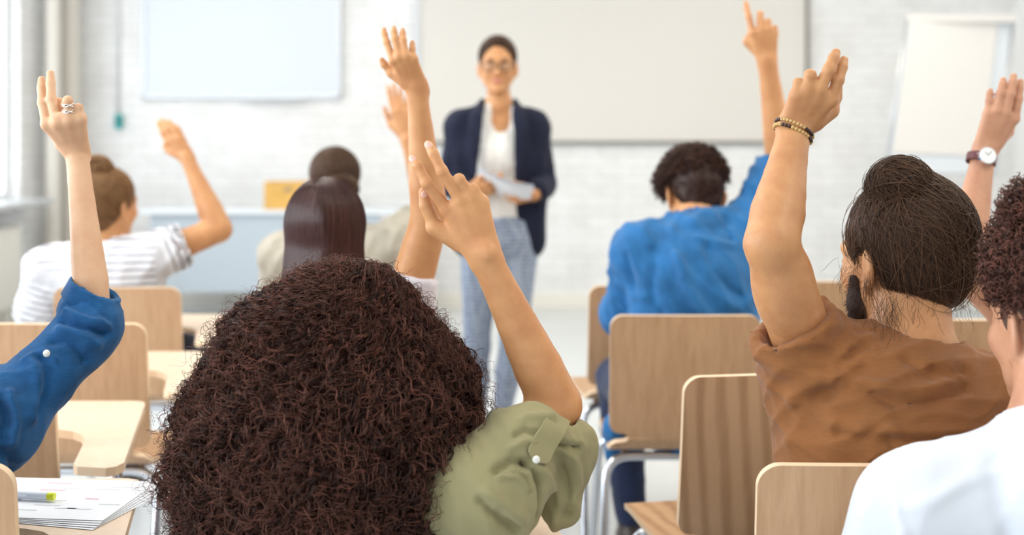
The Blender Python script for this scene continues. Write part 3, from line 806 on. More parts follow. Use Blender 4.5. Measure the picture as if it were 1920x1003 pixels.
def groom(sdf, roots, dirfn, steps, step, lift, jit=0.):
    p = roots.copy(); out = []; n = len(p)
    def grad(p):
        e = .002; g = np.zeros_like(p)
        for i in range(3):
            q = p.copy(); q[:, i] += e; r_ = p.copy(); r_[:, i] -= e; g[:, i] = sdf.eval_pts(q) - sdf.eval_pts(r_)
        return g / (np.linalg.norm(g, axis=1, keepdims=True) + 1e-9)
    J_ = RNG.normal(size=(n, 3)) * jit
    for i in range(steps):
        g = grad(p); f = sdf.eval_pts(p); l = lift(i / (steps - 1)) if callable(lift) else lift
        p = p - g * (f - l)[:, None]; out.append(p.copy())
        d = dirfn(p) + J_; d = d - g * (d * g).sum(1, keepdims=True); d /= np.linalg.norm(d, axis=1, keepdims=True) + 1e-9
        p = p + d * step
    return np.stack(out, 1)

def seated(x, y, neck, head, yaw=0, s=1.0, pz=.562, pely=None):
    J = {}; rt = rotz(math.radians(yaw)) @ V3(1, 0, 0); J['rt'] = rt; fw = rotz(math.radians(yaw)) @ V3(0, 1, 0); J['fw'] = fw
    nb = np.asarray(neck, float); pel = V3(x, y, pz); ax = nb - pel
    J['pel'] = pel; J['wai'] = pel + ax * .33 - fw * .012; J['che'] = pel + ax * .66 - fw * .008; J['upr'] = pel + ax * .88; J['nb'] = nb; J['hc'] = np.asarray(head, float)
    for sd, sg in (('L', -1), ('R', 1)):
        J['H' + sd] = pel + rt * sg * .09 - V3(0, 0, .015); J['K' + sd] = J['H' + sd] + fw * .43 * s + rt * sg * .04; J['K' + sd][2] = .52
        J['A' + sd] = J['K' + sd] + fw * .04; J['A' + sd][2] = .10
        J['S' + sd] = pel + ax * .90 + rt * sg * .175 * s; 
        J['E' + sd] = J['S' + sd] + fw * .08 + rt * sg * .05 + V3(0, 0, -.25 * s)
        J['W' + sd] = J['K' + sd] - fw * .14 - rt * sg * .02 + V3(0, 0, .115)
    return J
def leg_sdf(S, J, s=1.0, off=0., end=None):
    for sd in 'LR':
        S.cone(J['H' + sd], J['K' + sd], .078 * s + off, .056 * s + off, .03)
        S.cone(J['K' + sd], J['K' + sd] + (J['A' + sd] - J['K' + sd]) * .35, .055 * s + off, .053 * s + off, .02)
        e = J['A' + sd] if end is None else J['K' + sd] + (J['A' + sd] - J['K' + sd]) * end
        S.cone(J['K' + sd] + (J['A' + sd] - J['K' + sd]) * .35, e, .053 * s + off, (.036 * s + off) if end is None else .040 * s + off, .02)
def shoe(root, org, A, fw, mat, s=1.0, name='shoe', low=False):
    S = Sdf(); fw = nrm(V3(fw[0], fw[1], 0)); sd = V3(-fw[1], fw[0], 0); g = V3(A[0], A[1], 0)
    S.cone(g - fw * .045 + (0, 0, .034), g + fw * .06 + (0, 0, .030), .034, .038, .02, sd, .9)
    S.cone(g + fw * .05 + (0, 0, .030), g + fw * .155 + (0, 0, .026), .038, .030, .02, sd, .75)
    if not low: S.cone(g - fw * .01 + (0, 0, .05), g + (0, 0, .10), .038, .036, .02)
    S.plane(V3(0, 0, .002), V3(0, 0, -1), .004)
    v, q = S.mesh(.006); mesh_obj(name, v - org, q, mat, root)
def garment(name, S, root, org, mat, step=.0075, fine=None, wr=(0, .06, (1, 0, 0), 0), folds=None, extra=None, smooth=1, hi=None, lo=None):
    v, q = S.mesh(step, fine, smooth=smooth, hi=hi, lo=lo); n = normals(v, q)
    if wr[0]: v = v + n * (wr[0] * flow(v, wr[2], wr[1], wr[3]))[:, None]; n = normals(v, q)
    if folds: v = crease(v, n, folds)
    o = mesh_obj(name, v - org, q, mat, root)
    return o, v
def sleeve(S, J, sd, A, end, l0, l1, cuff=.0, hollow=True, off=.006, cr=.10, start=0.0, dirv=None):
    arm_sdf(S, J, sd, A, start, end + .04, off, (l0, l1), k=.025)
    p = arm_pt(J, sd, end); d = nrm(arm_pt(J, sd, end + .05) - arm_pt(J, sd, end - .05))
    if dirv is not None: d = nrm(dirv)
    r = arm_radius(A, end) + off + l1
    if cuff:
        a = p - d * cuff; S.cone(a, p + d * .01, r + .005, r + .006, .003)
    S.cut_local(p, d, cr, .002)
    if hollow: S.cone(p - d * .018, p + d * .06, max(arm_radius(A, end) + .001, r - .009), r - .004, .004, mode='s')
    return p, d, r
def start_person(label, J, group='people seated in the classroom'):
    org = V3(J['pel'][0], J['pel'][1], 0); root = empty('person', org); tag(root, label, 'person', group); return root, org
def ring_pts(c, ax, r, n=32, u=None, fu=1.0):
    ax = nrm(ax); u = nrm(np.cross(ax, V3(.1, .2, 1)) if u is None else u - ax * (u @ ax)); w = np.cross(ax, u)
    return [c + r * fu * math.cos(2 * math.pi * i / n) * u + r * math.sin(2 * math.pi * i / n) * w for i in range(n)]
def eyes(root, org, c, R, s=1.0):
    for sx in (-1, 1):
        e = np.asarray(c) + R @ (V3(sx * .031, .0785, .002) * s)
        ellip('eye', e, V3(.0118, .0118, .0062) * s, R, M['eye_white'], root, org)
        ellip('iris', e + R @ (V3(0, .0085, 0) * s), V3(.0052, .004, .0052) * s, R, M['iris'], root, org)

def surf_at(v, px, py):
    q = np.hypot(CX + v[:, 0] / v[:, 1] * FPX - px, CY + (CAMH - v[:, 2]) / v[:, 1] * FPX - py); m = q < max(8, q.min() + 2)
    return v[np.where(m)[0][np.argmin(v[m, 1])]]
# ------------------------------------------------------------------ P1: big curly hair, olive shirt, right hand raised
def person_curly():
    J = seated(-.23, 2.03, P(690, 838, 1.90), P(636, 650, 1.93), 0, .95)
    J['SR'] = P(905, 925, 1.80); J['ER'] = P(1043, 760, 1.90); J['WR'] = P(906, 474, 1.84)
    J['SL'] = P(470, 925, 1.90); J['EL'] = P(430, 1150, 1.92); J['WL'] = V3(-.35, 2.2, .66)
    for sd in 'LR': J['K' + sd][1] = 2.40; J['A' + sd][1] = 2.43
    root, org = start_person('person with huge dark curly hair in an olive shirt, two fingers raised', J)
    A = dict(sh=.045, el=.0385, fo=.0390, wr=.0245, clR=.8, clL=.95)
    rows = [[(836, 390, .0), (800, 344, -.012), (783, 311, -.008), (774, 298, .0)],
            [(862, 374, -.006), (829, 321, -.016), (813, 289, -.012), (803, 271, -.004)],
            [(884, 366, -.004), (861, 336, -.012), (853, 346, .018), (850, 362, .022)],
            [(904, 378, .004), (889, 354, -.004), (880, 362, .018), (876, 376, .020)]]
    th = [(858, 452, .02), (815, 425, .012), (798, 384, .006), (794, 360, .004)]
    fs, t = px_hand(rows, th, 1.835)
    S = Sdf(); torso_sdf(S, J, .92); leg_sdf(S, J, .9); arm_sdf(S, J, 'L', A); arm_sdf(S, J, 'R', A, u=V3(1, 0, -.4))
    S.sph(P(916, 474, 1.826), .010, .012)
    hand_sdf(S, J['WR'], fs, t, .0086, wr=.0245)
    R = headR(0, 5); head_sdf(S, J['hc'], R, .95, J['nb'], .05)
    f2, t2 = auto_hand(J['WL'], V3(.2, 1, -.1), V3(0, 0, 1), -1 * -1, .9); hand_sdf(S, J['WL'], f2, t2, .008)
    v, q = S.mesh(.0075, [hbox(fs, t, J['WR']), hbox(f2, t2, J['WL'], .01, .004)])
    mesh_obj('body', v - org, q, M['skin_tan'], root)
    for f in fs[:2]: nail(root, org, f[2], f[3], V3(-.1, -1, .12), .0086)
    nail(root, org, t[2], t[3], V3(.3, -1, .1), .009)
    eyes(root, org, J['hc'], R, .95)
    # shirt
    S = Sdf(); torso_sdf(S, J, .92, .014)
    p, d, r = sleeve(S, J, 'R', A, .80, .020, .012, 0, True, .008, .12, dirv=V3(.35, .1, 1))
    # loose rolled sleeve hanging below the arm
    S.cone(P(1012, 806, 1.85), P(1062, 850, 1.88), .040, .038, .03)
    S.cone(P(1062, 840, 1.88), P(1052, 950, 1.87), .040, .030, .03)
    S.cone(P(985, 830, 1.82), P(940, 930, 1.80), .050, .060, .03)
    # rolled cuff ring
    cc = P(1030, 812, 1.865); ax = nrm(V3(.35, .05, 1)); ring = ring_pts(cc, ax, .047, 20, V3(1, 0, -.6), 1.08)
    for a, b in zip(ring, ring[1:] + ring[:1]): S.cone(a, b, .0125, .0125, .006)
    arm_c = Sdf()
    S.cone(P(1046, 762, 1.90) + V3(0, 0, .03), cc - ax * .012, .040, .041, .006, mode='s')
    sleeve(S, J, 'L', A, .95, .018, .014)
    S.cut_local(J['pel'] - V3(0, 0, .1), V3(0, 0, -1), .3)
    folds = [([(990, 862), (1012, 880), (1024, 930), (1014, 1000)], .006, -.016), ([(1002, 870), (1032, 890), (1044, 940), (1034, 1000)], .008, .008),
             ([(932, 876), (965, 858), (998, 866)], .006, -.012), ([(936, 890), (975, 888), (1000, 915)], .004, .006), ([(940, 880), (985, 886), (1004, 920)], .003, -.004),
             ([(1050, 850), (1068, 900), (1060, 970)], .012, -.012), ([(1066, 842), (1097, 850)], .006, -.010), ([(1075, 855), (1090, 900), (1078, 950)], .010, .010), ([(1045, 828), (1098, 838)], .006, -.010),
             ([(905, 935), (940, 965), (975, 1000)], .008, -.012), ([(915, 920), (950, 945), (985, 980)], .010, .010), ([(960, 810), (985, 800), (1010, 806)], .005, -.008), ([(975, 780), (1010, 772), (1040, 772)], .006, .006), ([(955, 835), (990, 822), (1010, 826)], .006, .008)]
    _, SV = garment('shirt', S, root, org, M['olive'], .0075, [(P(880, 1010, 1.74), P(1120, 740, 1.98), .004)], (.010, .07, V3(.5, 0, -1), 3), folds)
    # sleeve tab with button
    a = [surf_at(SV, x, y) - V3(0, .003, 0) for x, y in ((1056, 776), (1042, 802), (1024, 832), (1002, 862))]
    w = nrm(P(1084, 792, 1.85) - P(1050, 772, 1.84)); pts = bez(a, 6); V = []; n = len(pts)
    for i, c in enumerate(pts):
        hw = .0195 * (1 if i < n - 3 else (.95, .75, .3)[i - n + 3]); T = nrm(pts[min(i + 1, n - 1)] - pts[max(i - 1, 0)]); nn = nrm(np.cross(w, T)); nn = nn if nn[1] < 0 else -nn
        V += [c - w * hw - nn * .0, c + w * hw - nn * .0, c + w * hw * .96 + nn * .0035, c - w * hw * .96 + nn * .0035]
    F_ = []
    for i in range(n - 1):
        for k in range(4): F_.append((i * 4 + k, i * 4 + (k + 1) % 4, i * 4 + 4 + (k + 1) % 4, i * 4 + 4 + k))
    F_ += [(3, 2, 1, 0), tuple((n - 1) * 4 + k for k in range(4))]
    tb = mesh_obj('sleeve_tab', np.array(V) - org, F_, M['olive'], root, False); autosmooth(tb)
    ellip('button', a[-1] + V3(0, -.004, .004), (.0058, .003, .0058), np.eye(3), M['button'], tb, org)
    S = Sdf(); leg_sdf(S, J, .9, .012); S.ell(J['pel'] - V3(0, 0, .02), (.155, .11, .10), None, .03); garment('trousers', S, root, org, M['jeans'], .010, wr=(.006, .07, V3(1, .2, 0), 4))
    for sd in 'LR': shoe(root, org, J['A' + sd], J['fw'], M['shoe'])
    # hair: shell profile from real widths at each height
    cx, cy = (620 - CX) / FPX * 1.88, 1.885; ppm = FPX / 1.88
    T_ = np.array([(486, 6), (492, 50), (504, 84), (525, 112), (550, 145), (574, 172), (606, 204), (639, 228), (672, 254), (704, 272), (763, 290), (839, 302), (920, 298), (1003, 280), (1060, 245), (1100, 190)], float)
    zt = CAMH - (T_[:, 0] - CY) / ppm; ht = T_[:, 1] / ppm
    sh = np.array([645, 645, 645, 642, 632, 620, 619, 620, 622, 625, 623, 619, 616, 598, 592, 592.]) ; xt = (sh - CX) / FPX * 1.88
    arc = np.r_[0, np.cumsum(np.hypot(np.diff(zt), np.diff(ht)))]; LA = arc[-1]
    def shell(a, phi, s):
        a = np.clip(a, 0, LA); h = np.interp(a, arc, ht); z = np.interp(a, arc, zt); x = np.interp(a, arc, xt)
        zc = .93; lump = 1 + .04 * np.sin(3 * phi + z * 21) + .04 * np.sin(7 * phi - z * 47 + 1) + .02 * np.sin(17 * phi + z * 90)
        return np.stack([x + s * lump * h * np.cos(phi), cy + s * .74 * h * np.sin(phi), zc + (z - zc) * (.5 + .5 * s)], -1)
    Sh = Sdf()
    zi, hi_, xi = zt[::-1], ht[::-1], xt[::-1]
    def core(X, Y, Z):
        zz = .93 + (Z - .93) / .955 + .004
        h = np.interp(zz, zi, hi_) * .90; x = np.interp(zz, zi, xi)
        d = (np.sqrt((X - x) ** 2 + ((Y - cy) / .75) ** 2) - h) * .6
        return np.maximum(np.maximum(d, zz - zi[-1]), zi[0] - zz)
    Sh._add(core, V3(cx - .27, cy - .2, zt[-1]), V3(cx + .27, cy + .2, zt[0]), 0, 'u')
    v, q = Sh.mesh(.008, smooth=3); n = normals(v, q)
    v = v + n * (.012 * flow(v, V3(0, 0, 1), .035, 5, 6, 2.5))[:, None]
    hr = mesh_obj('hair', v - org, q, M['hair_red'], root); set_tone(hr, np.full(len(v), .03))
    Mm = 38
    def clump(NC, PER, s0, s1, l0, l1, amp0, amp1, spread, thick, name, toneb, seed, a_lo=0.0, out=0.):
        r = np.random.RandomState(seed)
        phi = np.where(r.rand(NC) < .72, -math.pi / 2 + r.normal(size=NC) * 1.0, r.uniform(0, 2 * math.pi, NC))
        a0 = r.uniform(a_lo, LA * .97, NC) ** 1.0; ln = r.uniform(l0, l1, NC); s = r.uniform(s0, s1, NC)
        t = np.linspace(0, 1, Mm)[None]
        A_ = a0[:, None] + (t - .15) * ln[:, None]; dphi = r.normal(size=NC) * .28
        ph = phi[:, None] + dphi[:, None] * t + .10 * np.sin(t * 5 + r.uniform(0, 6, NC)[:, None])
        C = shell(A_, ph, s[:, None] + out * t ** 2 * r.rand(NC)[:, None])
        amp = r.uniform(amp0, amp1, NC); pit = r.uniform(.020, .042, NC); phs = r.uniform(0, 6.28, NC)
        W_ = coil(C, amp, pit, phs)
        W_ = np.repeat(W_, PER, 0); o2 = r.normal(size=(NC * PER, 1, 3)) * spread; g = np.linspace(.3, 1.2, Mm)[None, :, None]
        W_ = W_ + o2 * g; ph2 = r.uniform(0, 6.28, NC * PER); W_ = coil(W_, np.full(NC * PER, .0012), np.full(NC * PER, .011), ph2)
        tn = np.clip(np.repeat(r.beta(.9, 2.4, NC), PER) + r.normal(size=NC * PER) * .06 + toneb, 0, 1)
        tubes(name, W_, r.uniform(thick * .7, thick * 1.3, NC * PER), tn, M['hair_red'], hr, 0 * org + 0 if False else org, 3)
    clump(3000, 6, .86, .99, .09, .22, .0050, .0110, .0013, .00050, 'curls', -.10, 21)
    clump(900, 2, .95, 1.04, .05, .13, .006, .012, .004, .00034, 'flyaway_curls', .16, 22, out=.13)
    return root
person_curly()
# ------------------------------------------------------------------ shared finishing for the seated people
def finish_seated(root, org, J, s, trousers='jeans', w=1.0, seed=0):
    S = Sdf(); leg_sdf(S, J, s, .012); S.ell(J['pel'] - V3(0, 0, .02), V3(.160, .115, .10) * s, None, .03)
    garment('trousers', S, root, org, M[trousers], .011, wr=(.006, .07, V3(1, .2, 0), seed + 4))
    for sd in 'LR': shoe(root, org, J['A' + sd], J['fw'], M['shoe'])
def crew_neck(S, J, r, tilt=.18, th=.006, up=.006):
    ax = nrm((J['hc'] - J['nb']) + V3(0, tilt * .2, 0)); c = J['nb'] + ax * up; R_ = ring_pts(c, nrm(ax - J['fw'] * tilt), r, 22, J['rt'], 1.08)
    S.cone(c - ax * .010, c - ax * .075, r - .006, r + .022, .03)
    S.cone(c + ax * .002, J['hc'], r * 1.02, r * 1.02, .006, mode='s')
    for a, b in zip(R_, R_[1:] + R_[:1]): S.cone(a, b, th, th, .008)
def curly_top(root, org, c, R, rad, n, len_, seed, mat, name='curls', amp=(.003, .007), th=.0009, keep=None, up=.3, pit=(.012, .024), M_=26):
    """short curls growing out of an ellipsoidal scalp"""
    r = np.random.RandomState(seed); d = r.normal(size=(n * 3, 3)); d /= np.linalg.norm(d, axis=1, keepdims=True)
    if keep is not None: d = d[keep(d)]
    d = d[:n]; n = len(d); rad = np.asarray(rad)
    p0 = d * rad * .93; nn = d / rad; nn /= np.linalg.norm(nn, axis=1, keepdims=True)
    dr = nn + r.normal(size=(n, 3)) * .35 + V3(0, 0, up); dr /= np.linalg.norm(dr, axis=1, keepdims=True)
    L = r.uniform(len_[0], len_[1], n); t = np.linspace(0, 1, M_)[None, :, None]
    C = p0[:, None] + dr[:, None] * L[:, None, None] * t + V3(0, 0, -.25) * (L[:, None, None] * t ** 2) * .5
    C = coil(C, r.uniform(amp[0], amp[1], n), r.uniform(pit[0], pit[1], n), r.uniform(0, 6.28, n))
    C = C @ R.T + c
    return tubes(name, C, r.uniform(th * .7, th * 1.3, n), np.clip(r.beta(1.5, 3, n), 0, 1), mat, root, org, 3)
def groomed(root, org, S, dirfn, rootfn, n, steps, step, lift, th, mat, seed, name='hair_strands', jit=.12, tone=(1.6, 3)):
    """strands combed over an sdf surface"""
    r = np.random.RandomState(seed); lo, hi = S.bounds(.0)
    P0 = rootfn(r, n); pts = groom(S, P0, dirfn, steps, step, lift, jit)
    return tubes(name, pts, r.uniform(th * .7, th * 1.3, n), np.clip(r.beta(tone[0], tone[1], n), 0, 1), mat, root, org, 3)
def on_ell(c, R, rad, keep=None):
    def f(r, n):
        d = r.normal(size=(n * 8, 3)); d /= np.linalg.norm(d, axis=1, keepdims=True)
        if keep is not None: d = d[keep(d)]
        d = d[np.arange(n) % len(d)]
        return (d * np.asarray(rad)) @ R.T + c
    return f
def bun_strands(root, org, c, rad, ax, n, seed, mat, th=.0008, M_=40, name='bun_strands'):
    r = np.random.RandomState(seed); ax = nrm(ax); u = nrm(np.cross(ax, V3(.3, .2, 1) if abs(ax[2]) < .8 else V3(1, .2, 0))); w = np.cross(ax, u)
    t = np.linspace(0, 1, M_)[None]; ph0 = r.uniform(0, 6.28, n)[:, None]; span = r.uniform(1.6, 3.4, n)[:, None]
    lat = r.normal(size=n)[:, None] * .55 + .45 * np.sin(t * r.uniform(1, 4, n)[:, None] + r.uniform(0, 6, n)[:, None])
    a = ph0 + span * t; rr = 1 + r.normal(size=n)[:, None] * .03 + .02
    x = np.cos(a) * np.cos(lat); y = np.sin(a) * np.cos(lat); z = np.sin(lat)
    pts = c + rr[..., None] * (x[..., None] * u * rad[0] + y[..., None] * w * rad[1] + z[..., None] * ax * rad[2])
    return tubes(name, pts, r.uniform(th * .7, th * 1.3, n), np.clip(r.beta(1.6, 2.6, n), 0, 1), mat, root, org, 3)

# ------------------------------------------------------------------ P2: denim sleeve, two fingers up, rings
def person_denim():
    J = seated(-.95, 1.93, V3(-.975, 1.95, .935), V3(-.985, 2.0, 1.11), 0, .95)
    J['SR'] = P(-15, 800, 1.93); J['ER'] = P(178, 612, 2.04); J['WR'] = P(144, 284, 2.12)
    root, org = start_person('person at the left edge in a denim shirt, arm up with silver rings', J)
    A = dict(sh=.045, el=.033, fo=.0300, wr=.0195, clR=1.22, clL=1)
    rows = [[(88, 233, -.030), (80, 193, -.020), (78, 165, -.010), (78, 149, -.002)],
            [(108, 231, -.036), (96, 186, -.026), (95, 157, -.018), (94.5, 138, -.010)],
            [(130, 226, -.036), (127, 189, -.040), (123, 196, -.012), (121, 210, -.006)],
            [(151, 222, -.030), (147, 202, -.032), (144, 208, -.010), (142, 220, -.006)]]
    th = [(118, 268, .01), (104, 238, .012), (110, 206, .006), (111, 190, .004)]
    fs, t = px_hand(rows, th, 2.12)
    S = Sdf(); torso_sdf(S, J, .92); leg_sdf(S, J, .9); arm_sdf(S, J, 'L', A); arm_sdf(S, J, 'R', A, u=V3(1, 0, 0))
    hand_sdf(S, J['WR'], fs, t, .0086, wr=.0200)
    R = headR(-10, 0); head_sdf(S, J['hc'], R, .95, J['nb'], .05)
    f2, t2 = auto_hand(J['WL'], V3(.2, 1, -.1), V3(0, 0, 1), 1, .9); hand_sdf(S, J['WL'], f2, t2, .008)
    v, q = S.mesh(.0075, [hbox(fs, t, J['WR'])])
    mesh_obj('body', v - org, q, M['skin_fair'], root); eyes(root, org, J['hc'], R, .95)
    S = Sdf(); torso_sdf(S, J, .92, .014)
    arm_sdf(S, J, 'R', A, 0, 1.0, .005, (.006, .008), k=.03)
    J2 = dict(J)
    S.cone(P(156, 636, 2.03), P(170, 606, 2.045), .042, .038, .03)
    ax = nrm(P(196, 516, 1.79) - P(182, 590, 1.79)); ax = nrm(V3(.035, 0, .085))
    cc = P(172, 562, 2.05); S.cone(cc - ax * .035, cc + ax * .012, .042, .040, .012)
    cu = nrm(P(222, 590, 1.78) - P(136, 545, 1.78)); cn = nrm(np.cross(cu, V3(0, 1, 0))); cn = cn if cn[2] > 0 else -cn
    C0 = P(180, 541, 2.055); S.cone(C0 - cn * .040, C0 + cn * .006, .0450, .0430, .002)
    S.cut_local(C0 + cn * .0, cn, .085, .002); S.cone(C0 - cn * .022, C0 + cn * .05, .035, .037, .004, mode='s')
    sleeve(S, J, 'L', A, 1.0, .018, .014); S.cut_local(J['pel'] - V3(0, 0, .1), V3(0, 0, -1), .3)
    folds = [([(126, 542), (165, 558), (208, 592)], .0025, -.003),
             ([(118, 578), (160, 590), (208, 608)], .006, .010), ([(112, 592), (155, 604), (205, 622)], .006, -.012), ([(108, 612), (150, 618), (190, 650)], .008, .009), ([(100, 632), (140, 640), (165, 680)], .007, -.009),
             ([(75, 660), (96, 700), (80, 770)], .008, -.012), ([(60, 670), (82, 710), (66, 780)], .010, .010), ([(40, 668), (80, 652), (110, 668)], .005, .006), ([(5, 740), (18, 780), (14, 830)], .008, -.014), ([(20, 730), (34, 780), (28, 830)], .008, .010), ([(10, 850), (30, 880), (25, 960)], .008, -.012)]
    _, SV = garment('shirt', S, root, org, M['denim'], .0075, [(P(0, 860, 1.88), P(240, 500, 2.12), .0042)], (.013, .075, V3(.6, 0, .8), 13), folds)
    S = Sdf(); S.cone(C0 - cn * .036, C0 + cn * .006, .0475, .0450, .002); S.cut_local(C0 + cn * .0, cn, .085, .001); S.cut_local(C0 - cn * .032, -cn, .085, .001); S.cone(C0 - cn * .06, C0 + cn * .05, .040, .038, .002, mode='s')
    v, q = S.mesh(.003); n = normals(v, q); v = v + n * (.004 * flow(v, cn, .05, 4))[:, None]; mesh_obj('sleeve_cuff', v - org, q, M['denim'], root)
    ellip('button', surf_at(SV, 83, 660) + V3(0, -.001, 0), (.006, .003, .006), np.eye(3), M['button'], root, org)
    finish_seated(root, org, J, .92, seed=2)
    S = Sdf(); c = J['hc']; S.ell(c + R @ V3(0, -.025, .045), (.085, .10, .09), R, .01); S.ell(c + R @ V3(0, -.07, -.06), (.07, .05, .11), R, .03); S.ell(c + R @ V3(0, .10, -.02), (.065, .05, .09), R, .02, 's')
    v, q = S.mesh(.008); h = mesh_obj('hair', v - org, q, M['hair_dark'], root); set_tone(h, np.full(len(v), .2))
    # two silver rings on the folded ring finger
    M0, P0 = fs[2][0], fs[2][1]; dr = nrm(P0 - M0)
    ring = empty('finger_ring', tuple(M0 + dr * .018)); tag(ring, 'double silver ring on the folded finger of the left raised hand', 'ring'); ro = V3(*ring.location)
    for k, (o_, amp) in enumerate(((.014, .0012), (.0245, .0009))):
        c = M0 + dr * o_; pts = ring_pts(c, dr, .0092, 40, V3(1, 0, 0)); pts = [p + dr * amp * math.sin(i * math.pi * 2 * 5 / 40) for i, p in enumerate(pts)]
        bb = MB(); bb.tube([p - ro for p in pts], .0013, 8, closed=True)
        pts = [p + dr * (.0028 - 2 * amp * math.sin(i * math.pi * 2 * 5 / 40)) for i, p in enumerate(pts)]
        bb.tube([p - ro for p in pts], .0011, 8, closed=True); bb.build('band', M['silver'], ring, True)
person_denim()

# ------------------------------------------------------------------ P3: striped shirt, hair bun
def person_striped():
    D = 4.02
    J = seated(-1.27, 4.03, P(196, 470, 4.0), P(205, 386, 4.02), 0, .95)
    J['SR'] = P(290, 480, 4.0); J['ER'] = P(410, 430, 4.08); J['WR'] = P(350, 294, 4.10)
    J['SL'] = P(92, 505, 4.0); J['EL'] = P(66, 615, 4.05); 
    root, org = start_person('person in a striped shirt with a blond hair bun, bent arm raised', J)
    A = dict(sh=.050, el=.043, fo=.043, wr=.024, clR=.47, clL=.85)
    rows = [[(314, 266, 0), (305, 248, .0), (300, 237, .01), (297, 229, .015)], [(323, 261, -.005), (314, 242, -.005), (309, 232, .005), (305, 225, .01)],
            [(333, 259, -.005), (326, 242, -.005), (321, 233, .0), (317, 227, .008)], [(342, 262, 0), (338, 249, -.0), (334, 241, -.0), (330, 236, .01)]]
    th = [(340, 290, .01), (324, 285, .01), (315, 282, .015), (309, 274, .02)]
    fs, t = px_hand(rows, th, 4.1)
    S = Sdf(); torso_sdf(S, J, .95); leg_sdf(S, J, .95); arm_sdf(S, J, 'L', A); arm_sdf(S, J, 'R', A)
    hand_sdf(S, J['WR'], fs, t, .0100)
    R = headR(-28, -4); head_sdf(S, J['hc'], R, .98, J['nb'], .050)
    f2, t2 = auto_hand(J['WL'], V3(.2, 1, -.1), V3(0, 0, 1), 1, .9); hand_sdf(S, J['WL'], f2, t2, .008)
    v, q = S.mesh(.008, [hbox(fs, t, J['WR'], fs_=.003)]); mesh_obj('body', v - org, q, M['skin_tan'], root); eyes(root, org, J['hc'], R, .95)
    S = Sdf(); torso_sdf(S, J, .97, .014); crew_neck(S, J, .058)
    sleeve(S, J, 'R', A, .47, .010, .022, cr=.12, off=.010)
    sleeve(S, J, 'L', A, .85, .015, .024, off=.010); S.cut_local(J['pel'] - V3(0, 0, .1), V3(0, 0, -1), .3)
    o, v = garment('shirt', S, root, org, M['stripe'], .0085, None, (.014, .08, V3(.3, 0, 1), 5))
    # stripe coordinate: height on the trunk, distance along the arm on the sleeves
    def along(sd, sg):
        s0, e = J['S' + sd], J['E' + sd]; ax = nrm(e - s0); return (v - s0) @ ax, np.clip(((v - s0) @ ax + .03) / .05, 0, 1)
    st = v[:, 2].copy()
    for sd in 'RL':
        a, m = along(sd, 1); m = m * (np.abs(v[:, 0] - J['pel'][0]) > .13); st = st * (1 - m) + a * m
    set_tone(o, st, 'stripe'); finish_seated(root, org, J, .95, seed=3)
    c = J['hc']; S = Sdf(); S.ell(c + R @ V3(0, -.022, .040), (.083, .100, .090), R, .01); S.ell(c + R @ V3(0, -.05, -.03), (.062, .055, .06), R, .03)
    S.ell(c + R @ V3(0, .12, -.03), (.075, .07, .11), R, .02, 's'); 
    bc = P(184, 316, 3.98)
    dirfn = lambda p: (bc - p); kp = lambda d: (d[:, 1] < .55) & (d[:, 2] > -.75)
    v, q = S.mesh(.007); h = mesh_obj('hair', v - org, q, M['hair_blond'], root); set_tone(h, np.full(len(v), .25))
    groomed(h, org, S, dirfn, on_ell(c + R @ V3(0, -.022, .03), R, (.083, .1, .092), kp), 1300, 22, .006, .002, .0012, M['hair_blond'], 31)
    S = Sdf(); S.ell(bc, (.046, .038, .044), None); S.cone(bc, c + V3(0, 0, .07), .024, .03, .02)
    v, q = S.mesh(.006); h2 = mesh_obj('hair_bun', v - org, q, M['hair_blond'], root); set_tone(h2, np.full(len(v), .3))
    bun_strands(h2, org, bc, (.048, .041, .047), V3(.2, -1, .2), 420, 5, M['hair_blond'], .0013)
m, nt, b = new_mat('striped cotton'); at = node(nt, 'ShaderNodeAttribute', attribute_name='stripe')
mu = node(nt, 'ShaderNodeMath', operation='MULTIPLY'); mu.inputs[1].default_value = 1 / .0235; fr = node(nt, 'ShaderNodeMath', operation='FRACT')
nt.links.new(at.outputs['Fac'], mu.inputs[0]); nt.links.new(mu.outputs[0], fr.inputs[0])
nt.links.new(ramp(nt, fr.outputs[0], [(.0, (.78, .79, .82)), (.60, (.78, .79, .82)), (.68, (.33, .32, .37)), (.92, (.33, .32, .37)), (1., (.78, .79, .82))]), b.inputs['Base Color']); b.inputs['Roughness'].default_value = .85
M['stripe'] = m
person_striped()

